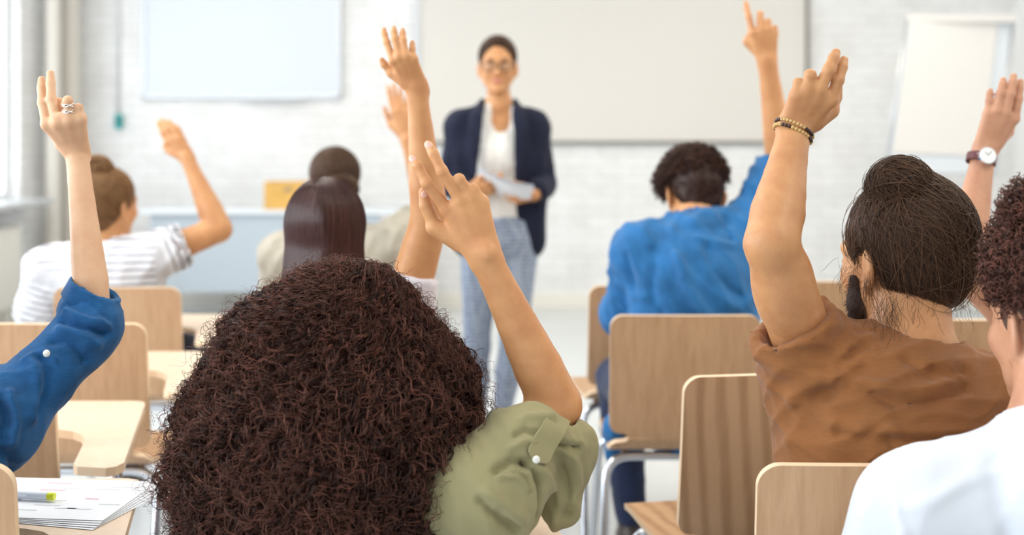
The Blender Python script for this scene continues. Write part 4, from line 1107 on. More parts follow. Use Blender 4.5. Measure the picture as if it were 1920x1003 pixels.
# ------------------------------------------------------------------ P4: grey beige shirt, hair pinned up (behind the straight haired person)
def person_linen():
    J = seated(-.59, 4.17, P(628, 448, 4.2), P(632, 345, 4.24), 0, .95)
    J['SR'] = P(722, 462, 4.22); J['ER'] = P(800, 395, 4.32); J['WR'] = P(764, 262, 4.30)
    J['SL'] = P(528, 480, 4.2)
    root, org = start_person('person in a grey beige shirt with pinned up dark hair beyond the straight haired head', J)
    A = dict(sh=.050, el=.040, fo=.040, wr=.0245, clR=.75, clL=.95)
    rows = [[(738, 212, 0), (733, 190, .01), (729, 173, .015), (727, 162, .02)], [(746, 206, 0), (742, 184, .01), (739, 168, .015), (738, 158, .02)],
            [(754, 208, 0), (752, 188, .01), (751, 173, .015), (751, 164, .02)], [(762, 214, 0), (762, 198, .01), (763, 186, .015), (763, 179, .02)]]
    th = [(750, 246, .01), (734, 234, .01), (726, 216, .01), (721, 203, .01)]
    fs, t = px_hand(rows, th, 4.3)
    S = Sdf(); torso_sdf(S, J, .95); leg_sdf(S, J, .95); arm_sdf(S, J, 'L', A); arm_sdf(S, J, 'R', A); hand_sdf(S, J['WR'], fs, t, .0092)
    R = headR(-12, -2); head_sdf(S, J['hc'], R, .98, J['nb'], .050); f2, t2 = auto_hand(J['WL'], V3(.2, 1, -.1), V3(0, 0, 1), 1, .9); hand_sdf(S, J['WL'], f2, t2, .008)
    v, q = S.mesh(.009, [hbox(fs, t, J['WR'], fs_=.003)]); mesh_obj('body', v - org, q, M['skin_tan'], root); eyes(root, org, J['hc'], R, .95)
    S = Sdf(); torso_sdf(S, J, .97, .016); crew_neck(S, J, .060)
    sleeve(S, J, 'R', A, .75, .014, .016, cr=.12); sleeve(S, J, 'L', A, .95, .014, .016); S.cut_local(J['pel'] - V3(0, 0, .1), V3(0, 0, -1), .3)
    garment('shirt', S, root, org, M['linen'], .0085, None, (.018, .07, V3(.6, 0, 1), 6)); finish_seated(root, org, J, .95, seed=4)
    c = J['hc']; S = Sdf(); S.ell(c + R @ V3(0, -.022, .040), (.084, .103, .088), R, .01); S.ell(c + R @ V3(.0, -.05, -.04), (.070, .060, .06), R, .03)
    S.ell(c + R @ V3(0, .12, -.03), (.075, .07, .11), R, .02, 's'); bc = P(642, 350, 4.12)
    kp = lambda d: (d[:, 1] < .55) & (d[:, 2] > -.8)
    v, q = S.mesh(.007); h = mesh_obj('hair', v - org, q, M['hair_dark'], root); set_tone(h, np.full(len(v), .25))
    groomed(h, org, S, lambda p: (bc - p), on_ell(c + R @ V3(0, -.022, .03), R, (.084, .103, .09), kp), 1200, 22, .006, .002, .0012, M['hair_dark'], 41)
    S = Sdf(); S.ell(bc, (.052, .036, .046), None); v, q = S.mesh(.006); h2 = mesh_obj('hair_bun', v - org, q, M['hair_dark'], root); set_tone(h2, np.full(len(v), .2))
    bun_strands(h2, org, bc, (.054, .039, .048), V3(.1, -1, .1), 420, 6, M['hair_dark'], .0013)
person_linen()

# ------------------------------------------------------------------ P5: long straight dark hair, arm high
def person_straight():
    J = seated(-.36, 2.64, P(640, 560, 2.60), P(612, 436, 2.64), 0, .93)
    J['SR'] = P(752, 600, 2.55); J['ER'] = P(806, 408, 2.52); J['WR'] = P(781, 163, 2.47)
    J['SL'] = P(520, 620, 2.55)
    root, org = start_person('person with long straight dark hair, one slim arm stretched up beside the teacher', J)
    A = dict(sh=.047, el=.038, fo=.037, wr=.0215, clR=.47, clL=.7)
    rows = [[(737, 113, -.03), (725, 80, -.02), (721, 65, -.01), (720, 56, -.004)], [(748, 105, -.036), (741, 74, -.026), (739, 60, -.018), (738.5, 53, -.01)],
            [(761, 105, -.036), (756, 76, -.028), (755, 63, -.02), (755, 57, -.014)], [(775, 110, -.03), (773, 92, -.024), (773, 84, -.018), (773, 79, -.014)]]
    th = [(758, 150, -.0), (735, 136, -.0), (721, 121, -.004), (716, 113, -.006)]
    fs, t = px_hand(rows, th, 2.47)
    S = Sdf(); torso_sdf(S, J, .90); leg_sdf(S, J, .92); arm_sdf(S, J, 'L', A); arm_sdf(S, J, 'R', A, u=V3(1, 0, 0)); hand_sdf(S, J['WR'], fs, t, .0072, wr=.0225)
    R = headR(0, -3); head_sdf(S, J['hc'], R, .94, J['nb'], .048); f2, t2 = auto_hand(J['WL'], V3(.2, 1, -.1), V3(0, 0, 1), 1, .9); hand_sdf(S, J['WL'], f2, t2, .008)
    v, q = S.mesh(.008, [hbox(fs, t, J['WR'])]); mesh_obj('body', v - org, q, M['skin_tan'], root); eyes(root, org, J['hc'], R, .94)
    S = Sdf(); torso_sdf(S, J, .92, .012); crew_neck(S, J, .056)
    sleeve(S, J, 'R', A, .45, .010, .004, cr=.10, off=.006, dirv=V3(.25, 0, 1), hollow=False); sleeve(S, J, 'L', A, .7, .014, .018); S.cut_local(J['pel'] - V3(0, 0, .1), V3(0, 0, -1), .3)
    garment('t_shirt', S, root, org, M['lilac'], .008, None, (.007, .07, V3(.5, 0, 1), 7)); finish_seated(root, org, J, .93, seed=5)
    c = J['hc']; S = Sdf(); S.ell(c + R @ V3(0, -.015, .030), (.081, .098, .088), R, .01)
    S.cone(c + V3(0, -.022, .01), c + V3(0, -.045, -.15), .079, .088, .02, V3(1, 0, 0), .9); S.cone(c + V3(0, -.045, -.15), c + V3(0, -.065, -.27), .088, .080, .02, V3(1, 0, 0), .6)
    S.ell(c + R @ V3(0, .13, -.04), (.072, .08, .13), R, .02, 's')
    S.cone(c + V3(0, .10, -.10), c + V3(0, .09, -.30), .10, .12, .02, mode='s')
    v, q = S.mesh(.007); h = mesh_obj('hair', v - org, q, M['hair_plum'], root); set_tone(h, np.full(len(v), .2))
    cr = c + V3(0, .0, .115)
    def dirfn(p):
        d = p - cr; d[:, 1] *= .9; rr = np.linalg.norm(d[:, :2], axis=1, keepdims=True); out = d / (rr + .01); out[:, 2] = 0; w = np.clip(rr / .06, 0, 1)
        return out * (1 - w * .93) + V3(0, 0, -1) * w * 1.2
    groomed(h, org, S, dirfn, lambda r, n: cr + np.stack([r.uniform(-.012, .012, n), r.uniform(-.09, .05, n), np.zeros(n)], 1), 2600, 60, .0062, lambda u: .0018, .0011, M['hair_plum'], 51, jit=.10)
    groomed(h, org, S, dirfn, on_ell(c + R @ V3(0, -.015, .03), R, (.082, .099, .089), lambda d: (d[:, 1] < .5)), 1600, 48, .0062, .0022, .0011, M['hair_plum'], 52, jit=.04)
person_straight()
# ------------------------------------------------------------------ P7: blue shirt, short curly hair
def person_blue():
    J = seated(.49, 3.42, P(1305, 420, 3.50), P(1298, 338, 3.56), 0, 1.02)
    J['hc'] = P(1302, 366, 3.58)
    J['SR'] = P(1408, 432, 3.52); J['ER'] = P(1464, 300, 3.60); J['WR'] = P(1438, 112, 3.52)
    J['SL'] = P(1200, 472, 3.46); J['EL'] = P(1170, 600, 3.52); J['WL'] = P(1180, 650, 3.74)
    J['upr'] = P(1300, 470, 3.45); J['che'] = P(1300, 560, 3.42)
    J['KL'] = P(1172, 700, 3.80) * 1.0; J['KL'][2] = .54; J['AL'] = J['KL'] + V3(0.02, .03, -.43)
    J['KL'][0] -= .02
    root, org = start_person('person in a bright blue shirt with short curly hair, back turned, arm up', J)
    A = dict(sh=.052, el=.043, fo=.042, wr=.0275, clR=.97, clL=1.02)
    rows = [[(1411, 62, -.03), (1404, 32, -.024), (1400, 15, -.016), (1398.5, 5, -.01)], [(1428, 54, -.034), (1425, 26, -.030), (1424, 34, 0), (1422, 44, .01)],
            [(1441, 54, -.034), (1440, 40, -.034), (1438, 44, -.005), (1435, 54, .005)], [(1452, 62, -.028), (1453, 52, -.03), (1450, 56, -.006), (1447, 64, .002)]]
    th = [(1418, 92, .0), (1402, 78, -.004), (1408, 62, .01), (1420, 54, .02)]
    fs, t = px_hand(rows, th, 3.53)
    S = Sdf(); torso_sdf(S, J, 1.0); leg_sdf(S, J, 1.02); arm_sdf(S, J, 'L', A); arm_sdf(S, J, 'R', A, u=V3(1, 0, 0)); hand_sdf(S, J['WR'], fs, t, .0094, wr=.027)
    R = headR(8, -26); head_sdf(S, J['hc'], R, 1.02, J['nb'], .056); f2, t2 = auto_hand(J['WL'], V3(.3, 1, 0), V3(-.4, 0, 1), 1, 1.0); hand_sdf(S, J['WL'], f2, t2, .009)
    v, q = S.mesh(.008, [hbox(fs, t, J['WR'], fs_=.003), hbox(f2, t2, J['WL'], .01, .004)]); mesh_obj('body', v - org, q, M['skin_tan'], root); eyes(root, org, J['hc'], R, 1.02)
    S = Sdf(); torso_sdf(S, J, 1.02, .020)
    sleeve(S, J, 'R', A, .97, .018, .012, cr=.12, cuff=.04); sleeve(S, J, 'L', A, 1.02, .012, .014, cr=.14, cuff=.05)
    S.cut_local(J['pel'] - V3(0, 0, .14), V3(0, 0, -1), .3)
    ax = nrm(J['hc'] - J['nb'] + V3(0, -.02, .02)); c = J['nb'] + V3(0, -.01, .0)
    for rr, off_, th_ in ((.066, .012, .010), (.070, -.006, .013), (.074, -.022, .014)):
        Rg = ring_pts(c + ax * off_, nrm(ax - J['fw'] * .25), rr, 22, J['rt'], 1.1)
        for a, b in zip(Rg, Rg[1:] + Rg[:1]): S.cone(a, b, th_, th_, .008)
    folds = [([(1262, 470), (1285, 540), (1320, 600)], .012, .012), ([(1225, 460), (1215, 540), (1235, 600)], .014, -.012),
             ([(1330, 450), (1345, 500), (1400, 560)], .013, -.012), ([(1372, 440), (1362, 400)], .008, -.012),
             ([(1166, 480), (1180, 540)], .012, -.01), ([(1300, 440), (1380, 455)], .012, .010), ([(1150, 530), (1200, 560)], .010, .008)]
    garment('shirt', S, root, org, M['blue_shirt'], .0085, None, (.024, .085, V3(.5, 0, -1), 8), folds); finish_seated(root, org, J, 1.02, seed=6)
    # shirt tail hanging beside the seat
    S = Sdf(); S.cone(P(1180, 770, 3.36), P(1160, 800, 3.40), .030, .040, .02); S.cone(P(1160, 800, 3.40), P(1150, 852, 3.42), .040, .026, .02, V3(1, 0, 0), .55); S.cone(P(1160, 810, 3.40), P(1190, 838, 3.42), .035, .022, .02, V3(1, 0, 0), .6)
    garment('shirt_tail', S, root, org, M['blue_shirt'], .006, None, (.006, .05, V3(0, 0, 1), 9))
    c = J['hc']; S = Sdf(); S.ell(c + R @ V3(0, -.020, .040), (.079, .098, .080), R, .01); S.ell(c + R @ V3(0, -.055, -.02), (.064, .046, .058), R, .03)
    S.ell(c + R @ V3(-.025, .02, .070), (.072, .08, .045), R, .02)
    S.ell(c + R @ V3(0, .13, -.03), (.08, .07, .10), R, .02, 's')
    v, q = S.mesh(.007); n = normals(v, q); v = v + n * (.010 * flow(v, V3(0, 0, 1), .03, 3, 6, 2))[:, None]; h = mesh_obj('hair', v - org, q, M['hair_curl'], root); set_tone(h, np.full(len(v), .15))
    curly_top(h, org, c + R @ V3(-.002, -.012, .050), R, (.084, .100, .080), 3800, (.010, .040), 61, M['hair_curl'], keep=lambda d: (d[:, 2] > -.25) & (d[:, 1] < .8), th=.0014, up=.35)
    curly_top(h, org, c + R @ V3(0, -.04, -.0), R, (.071, .070, .077), 2200, (.004, .012), 62, M['hair_curl'], 'short_hair', keep=lambda d: (d[:, 1] < -.1) & (d[:, 2] < .3), th=.0012, amp=(.0015, .004), up=-.3)
    curly_top(h, org, c + R @ V3(-.058, .02, .055), R, (.040, .060, .045), 700, (.012, .030), 63, M['hair_curl'], keep=lambda d: (d[:, 0] < .3), th=.0014)
person_blue()

# ------------------------------------------------------------------ P8: brown t-shirt, man bun, bead bracelet
def person_brown():
    J = seated(.62, 1.93, P(1712, 655, 1.95), P(1686, 492, 2.02), 4, 1.05)
    J['SL'] = P(1526, 702, 1.96); J['EL'] = P(1446, 458, 1.85); J['WL'] = P(1491, 237, 1.99)
    J['SR'] = P(1868, 772, 1.93); J['ER'] = J['SR'] + V3(.05, .10, -.25); J['upr'] = P(1700, 720, 1.93); J['che'] = P(1692, 850, 1.915)
    root, org = start_person('person in a rust brown t-shirt with a man bun and beard, arm raised', J)
    A = dict(sh=.054, el=.0395, fo=.0425, wr=.0270, clL=.35, clR=.6)
    J['KL'] = J['HL'] + V3(.03, .40, -.01); J['AL'] = V3(J['KL'][0], J['KL'][1] + .04, .10)
    rows = [[(1559, 186, -.018), (1571, 150, -.022), (1579, 126, -.016), (1582, 113, -.008)], [(1536, 166, -.026), (1555, 130, -.030), (1563, 110, -.024), (1567.5, 99, -.016)],
            [(1514, 166, -.026), (1519, 141, -.030), (1518, 152, .0), (1517, 166, .008)], [(1494, 178, -.020), (1497, 156, -.022), (1499, 164, .004), (1501, 178, .010)]]
    th = [(1528, 226, .012), (1556, 206, .016), (1566, 182, .02), (1570, 165, .018)]
    fs, t = px_hand(rows, th, 1.985)
    S = Sdf(); torso_sdf(S, J, 1.03); leg_sdf(S, J, 1.05); arm_sdf(S, J, 'R', A); arm_sdf(S, J, 'L', A, u=V3(1, 0, -.25)); hand_sdf(S, J['WL'], fs, t, .0100, wr=.0275)
    S.ell(P(1466, 530, 1.885), (.043, .044, .07), None, .02)
    R = headR(28, -4); head_sdf(S, J['hc'], R, 1.04, J['nb'], .058)
    S.cone(J['hc'] + V3(.0, -.045, -.06), J['nb'] + V3(-.008, -.005, .0), .050, .052, .02)
    f2, t2 = auto_hand(J['WR'], V3(-.2, 1, -.1), V3(0, 0, 1), -1, 1.0); hand_sdf(S, J['WR'], f2, t2, .009)
    hb = (J['hc'] - .12, J['hc'] + .12, .0045)
    v, q = S.mesh(.008, [hbox(fs, t, J['WL']), hb]); n = normals(v, q)
    mesh_obj('body', v - org, q, M['skin_olive'], root); eyes(root, org, J['hc'], R, 1.04)
    # t-shirt
    S = Sdf(); torso_sdf(S, J, 1.05, .012)
    nc = P(1716, 652, 1.955); nn_ = nrm(V3(.22, -.42, 1)); Rg = ring_pts(nc, nn_, .074, 26, V3(1, 0, -.2), 1.06)
    for a_, b_ in zip(Rg, Rg[1:] + Rg[:1]): S.cone(a_, b_, .0075, .0075, .006)
    S.cone(nc - nn_ * .014, nc - nn_ * .06, .062, .10, .03)
    S.cone(nc + nn_ * .004, J['hc'], .070, .070, .006, mode='s')
    for a_, b_ in zip(Rg, Rg[1:] + Rg[:1]): S.cone(a_, b_, .0070, .0070, .006)
    hemC = P(1482, 610, 1.935); hd = nrm(J['EL'] - J['SL'] + V3(-.01, 0, .02))
    arm_sdf(S, J, 'L', A, 0, .45, .008, (.010, .006), k=.03)
    S.cone(P(1545, 690, 1.95), P(1484, 618, 1.93), .074, .062, .03)
    S.cone(P(1520, 720, 1.95), P(1530, 860, 1.93), .055, .060, .04)
    hn = nrm(P(1478, 598, 1.93) - P(1520, 680, 1.95)); hc_ = P(1482, 604, 1.925)
    S.cone(hc_ - hn * .020, hc_ + hn * .004, .0635, .0625, .003); S.cut_local(hc_, hn, .115, .002); S.cone(hc_ - hn * .014, hc_ + hn * .06, .052, .054, .004, mode='s')
    sleeve(S, J, 'R', A, .6, .016, .020, off=.010); S.cut_local(J['pel'] - V3(0, 0, .1), V3(0, 0, -1), .3)
    d = 1.80
    F_ = [([(1479, 745), (1530, 716), (1580, 690), (1628, 648)], .014, .009), ([(1495, 760), (1560, 722), (1612, 680)], .012, -.006),
          ([(1585, 660), (1608, 636), (1628, 628)], .010, .010), ([(1575, 680), (1600, 658), (1622, 648)], .009, -.007),
          ([(1560, 705), (1650, 722), (1720, 728), (1800, 705)], .011, .009), ([(1590, 720), (1660, 745), (1740, 748), (1815, 720)], .011, -.010),
          ([(1560, 790), (1640, 808), (1740, 806), (1860, 812)], .010, .008), ([(1570, 806), (1650, 820), (1750, 824), (1840, 816)], .009, -.008),
          ([(1680, 860), (1760, 850), (1870, 840)], .010, .006), ([(1755, 682), (1790, 700), (1815, 690)], .009, -.009), ([(1700, 668), (1750, 700)], .009, -.007),
          ([(1470, 590), (1452, 620), (1444, 660)], .0035, -.004), ([(1530, 574), (1500, 578), (1470, 600), (1453, 640)], .0035, -.004)]
    garment('t_shirt', S, root, org, M['rust'], .008, [(P(1420, 900, 1.76), P(1930, 560, 2.0), .0045)], (.018, .065, V3(1, 0, .15), 10), F_, smooth=1); finish_seated(root, org, J, 1.03, seed=7)
    c = J['hc']
    # beard on the jaw
    S = Sdf(); 
    L = lambda x, y, z: c + R @ (V3(x, y, z) * 1.04)
    for sx in (-1, 1):
        S.cone(L(sx * .062, .036, -.025), L(sx * .052, .036, -.062), .010, .018, .015); S.cone(L(sx * .052, .036, -.062), L(sx * .014, .072, -.102), .020, .022, .015)
    S.cone(L(-.02, .094, -.046), L(.02, .094, -.046), .006, .006, .008)
    v, q = S.mesh(.005); n = normals(v, q); v = v + n * (.004 * flow(v, V3(0, 0, 1), .012, 3, 6, 2))[:, None]; bd = mesh_obj('beard', v - org, q, M['beard'], root)
    r = np.random.RandomState(5); ii = r.randint(0, len(v), 1500); t_ = np.linspace(0, 1, 8)[None, :, None]
    dd = n[ii] * .6 + V3(0, 0, -.8) + r.normal(size=(1500, 3)) * .3; pts = v[ii][:, None] + dd[:, None] * t_ * .005
    tubes('beard_hairs', pts, .0003, np.full(1500, .1), M['hair_dark'], bd, org)
    # hair pulled up into a bun
    S = Sdf(); S.ell(c + R @ V3(0, -.022, .042), (.088, .104, .092), R, .01); S.ell(c + V3(.025, -.05, -.015), (.072, .060, .065), None, .03)
    S.cone(c + V3(.0, -.01, .09), P(1690, 365, 1.99), .062, .036, .03); S.ell(P(1740, 440, 2.0), (.05, .06, .07), None, .03)
    S.ell(c + R @ V3(0, .13, -.045), (.086, .085, .115), R, .02, 's')
    for sx in (-1,): S.ell(c + R @ V3(-.085, .0, -.02), (.03, .032, .05), R, .01, 's')
    bc = P(1688, 352, 1.985)
    v, q = S.mesh(.006); h = mesh_obj('hair', v - org, q, M['hair_dark'], root); set_tone(h, np.full(len(v), .12))
    top = P(1690, 385, 1.99)
    def dirfn(p):
        d = top - p; return d / (np.linalg.norm(d, axis=1, keepdims=True) + 1e-6) + V3(0, 0, .25)
    kp = lambda d: (d[:, 1] < .55) & (d[:, 2] > -.8)
    groomed(h, org, S, dirfn, on_ell(c + R @ V3(0, -.022, .025), R, (.09, .106, .105), kp), 3800, 30, .0062, lambda u: .0012 + .008 * u * (1 - u), .0006, M['hair_dark'], 81, jit=.14, tone=(1.3, 2.6))
    groomed(h, org, S, dirfn, on_ell(c + V3(.05, -.03, .02), np.eye(3), (.06, .08, .09), lambda d: d[:, 0] > .0), 520, 26, .0062, lambda u: .003 + .05 * u * (1 - u), .0004, M['hair_dark'], 82, jit=.45, tone=(2, 2.2))
    groomed(h, org, S, dirfn, on_ell(c + R @ V3(0, -.022, .025), R, (.09, .106, .105), kp), 420, 26, .0062, lambda u: .003 + .024 * u * (1 - u), .0005, M['hair_dark'], 83, jit=.35, tone=(2, 2.2))
    S = Sdf(); S.ell(bc, (.048, .044, .044), None); v, q = S.mesh(.005); n = normals(v, q); v = v + n * (.006 * flow(v, V3(.4, 0, 1), .02, 7, 5, 2))[:, None]
    h2 = mesh_obj('hair_bun', v - org, q, M['hair_dark'], root); set_tone(h2, np.full(len(v), .15))
    bun_strands(h2, org, bc, (.050, .046, .046), V3(.1, -1, .25), 900, 8, M['hair_dark'], .0008); bun_strands(h2, org, bc, (.055, .049, .053), V3(.5, .2, .8), 260, 9, M['hair_dark'], .0005); bun_strands(h2, org, bc, (.058, .050, .058), V3(.1, -1, .1), 60, 12, M['hair_dark'], .0004)
    # loose strands at the nape, by the ear and on the right of the head
    r = np.random.RandomState(9); pts = []
    def wisps(n, a, spread, vec, L_, amp, pit):
        t_ = np.linspace(0, 1, 30)[None, :, None]; p0 = a + r.normal(size=(n, 3)) * spread; d = np.asarray(vec) + r.normal(size=(n, 3)) * .35
        l = r.uniform(L_ * .5, L_ * 1.2, n)[:, None, None]; g = V3(0, 0, -1) * t_ ** 2 * l * .6
        C = p0[:, None] + d[:, None] * t_ * l + g; return coil(C, r.uniform(amp * .3, amp, n), r.uniform(pit * .7, pit * 1.5, n), r.uniform(0, 6, n))
    pts.append(wisps(45, P(1672, 560, 1.91), .008, V3(-.2, -.35, -1), .045, .008, .04)); pts.append(wisps(70, P(1720, 560, 1.93), .012, V3(.1, -.2, -1), .04, .008, .04))
    pts.append(wisps(40, P(1628, 520, 1.93), .006, V3(0, -.1, -1), .05, .006, .05)); pts.append(wisps(70, P(1765, 480, 1.98), .022, V3(.55, -.1, -.5), .06, .006, .07))
    pts.append(wisps(60, P(1775, 540, 1.98), .015, V3(.5, -.1, -.6), .035, .006, .03)); pts.append(wisps(30, P(1592, 500, 2.0), .010, V3(-.5, 0, -.6), .03, .005, .05))
    pts = np.concatenate(pts); tubes('loose_strands', pts, .00026, r.beta(2, 3, len(pts)), M['hair_dark'], h, org)
    # bead bracelets round the left wrist
    wd = nrm(P(1491, 237, 1.99) - P(1470, 300, 1.97)); 
    for k, (off_, rb, lab) in enumerate(((.018, .0030, 'upper strand of golden and dark beads round the raised wrist'), (.027, .0032, 'lower strand of beads round the raised wrist, darker at its right'))):
        c0 = P(1490, 240, 1.987) - wd * (off_ - .016); pts = ring_pts(c0, nrm(wd + V3(-.22, 0, -.12) * 0 + V3(.10, -.1, 0)), .0305, 34, V3(1, 0, -.2), 1.04)
        br = empty('bracelet', tuple(c0)); tag(br, lab, 'bracelet', 'bead bracelets on the wrist')
        for i, p_ in enumerate(pts):
            v_, f_ = uvsphere(6, 8); o = mesh_obj('bead', v_ * rb + p_ - c0, f_, M['dark_bead'] if (i // (4 if k == 0 else 3)) % 3 == 1 else M['gold_bead'], br); o.data.validate()
person_brown()

# ------------------------------------------------------------------ P9: white t-shirt, curly high top
def person_white():
    J = seated(.93, 1.62, P(1992, 812, 1.62), P(1985, 612, 1.69), 0, 1.05)
    J['SL'] = P(1722, 968, 1.62); J['SR'] = P(2250, 968, 1.62); J['upr'] = P(1990, 930, 1.62)
    J['EL'] = J['SL'] + V3(-.05, .06, -.26); J['ER'] = J['SR'] + V3(.05, .06, -.26)
    root, org = start_person('person in a white t-shirt with dark curls on top at the right edge', J)
    A = dict(sh=.054, el=.042, fo=.042, wr=.0275, clL=.65, clR=.65)
    S = Sdf(); torso_sdf(S, J, 1.03); leg_sdf(S, J, 1.05); arm_sdf(S, J, 'R', A); arm_sdf(S, J, 'L', A)
    R = headR(14, -2); head_sdf(S, J['hc'], R, 1.04, J['nb'], .058)
    S.cone(J['hc'] + V3(0, -.05, -.03), J['nb'], .052, .058, .03)
    for sd, g in (('L', 1), ('R', -1)):
        f2, t2 = auto_hand(J['W' + sd], V3(.2 * g, 1, -.1), V3(0, 0, 1), g, 1.0); hand_sdf(S, J['W' + sd], f2, t2, .009)
    v, q = S.mesh(.009, [(J['hc'] - .12, J['hc'] + .12, .0045)]); mesh_obj('body', v - org, q, M['skin_brown'], root); eyes(root, org, J['hc'], R, 1.04)
    S = Sdf(); torso_sdf(S, J, 1.05, .014); crew_neck(S, J, .070, .3, .011, .0)
    for sd in 'LR': sleeve(S, J, sd, A, .65, .018, .022, off=.010)
    S.cut_local(J['pel'] - V3(0, 0, .1), V3(0, 0, -1), .3)
    F_ = [([(1672, 935), (1690, 1003)], .006, .006), ([(1700, 950), (1860, 880)], .010, .004), ([(1860, 850), (1880, 1000)], .014, -.006)]
    garment('t_shirt', S, root, org, M['white_tee'], .008, [(P(1620, 1010, 1.5), P(1930, 790, 1.75), .0045)], (.014, .09, V3(.2, 0, 1), 11), F_); finish_seated(root, org, J, 1.03, seed=8)
    c = J['hc']; S = Sdf(); S.ell(c + R @ V3(0, -.018, .058), (.080, .100, .080), R, .01); S.ell(c + V3(0, -.005, .10), (.082, .088, .075), None, .03)
    S.ell(c + R @ V3(0, .13, -.03), (.08, .07, .10), R, .02, 's')
    v, q = S.mesh(.007); n = normals(v, q); v = v + n * (.010 * flow(v, V3(0, 0, 1), .03, 3, 6, 2))[:, None]; h = mesh_obj('hair', v - org, q, M['hair_red'], root); set_tone(h, np.full(len(v), .10))
    curly_top(h, org, c + V3(0, -.005, .085), np.eye(3), (.086, .098, .095), 5200, (.012, .034), 91, M['hair_red'], keep=lambda d: (d[:, 2] > -.6), th=.0010, up=.35, amp=(.003, .006), M_=34, pit=(.009, .018))
    curly_top(h, org, c + V3(-.045, -.03, .165), np.eye(3), (.030, .040, .030), 600, (.014, .030), 92, M['hair_red'], keep=lambda d: (d[:, 0] < .5), th=.0010, amp=(.003, .006), M_=34, pit=(.009, .018))
    S = Sdf(); S.ell(c + R @ V3(0, -.014, .028), (.0785, .0985, .092), R, .01); S.ell(c + R @ V3(0, .10, .0), (.09, .085, .12), R, .01, 's'); S.plane(c + R @ V3(0, 0, -.035), V3(0, 0, -1), .01); S.ell(c + R @ V3(-.082, -.008, -.004), (.02, .022, .034), R, .005, 's'); S.ell(c + R @ V3(.082, -.008, -.004), (.02, .022, .034), R, .005, 's')
    v, q = S.mesh(.005); sh = mesh_obj('shaved_hair', v - org, q, M['fade'], root)
person_white()

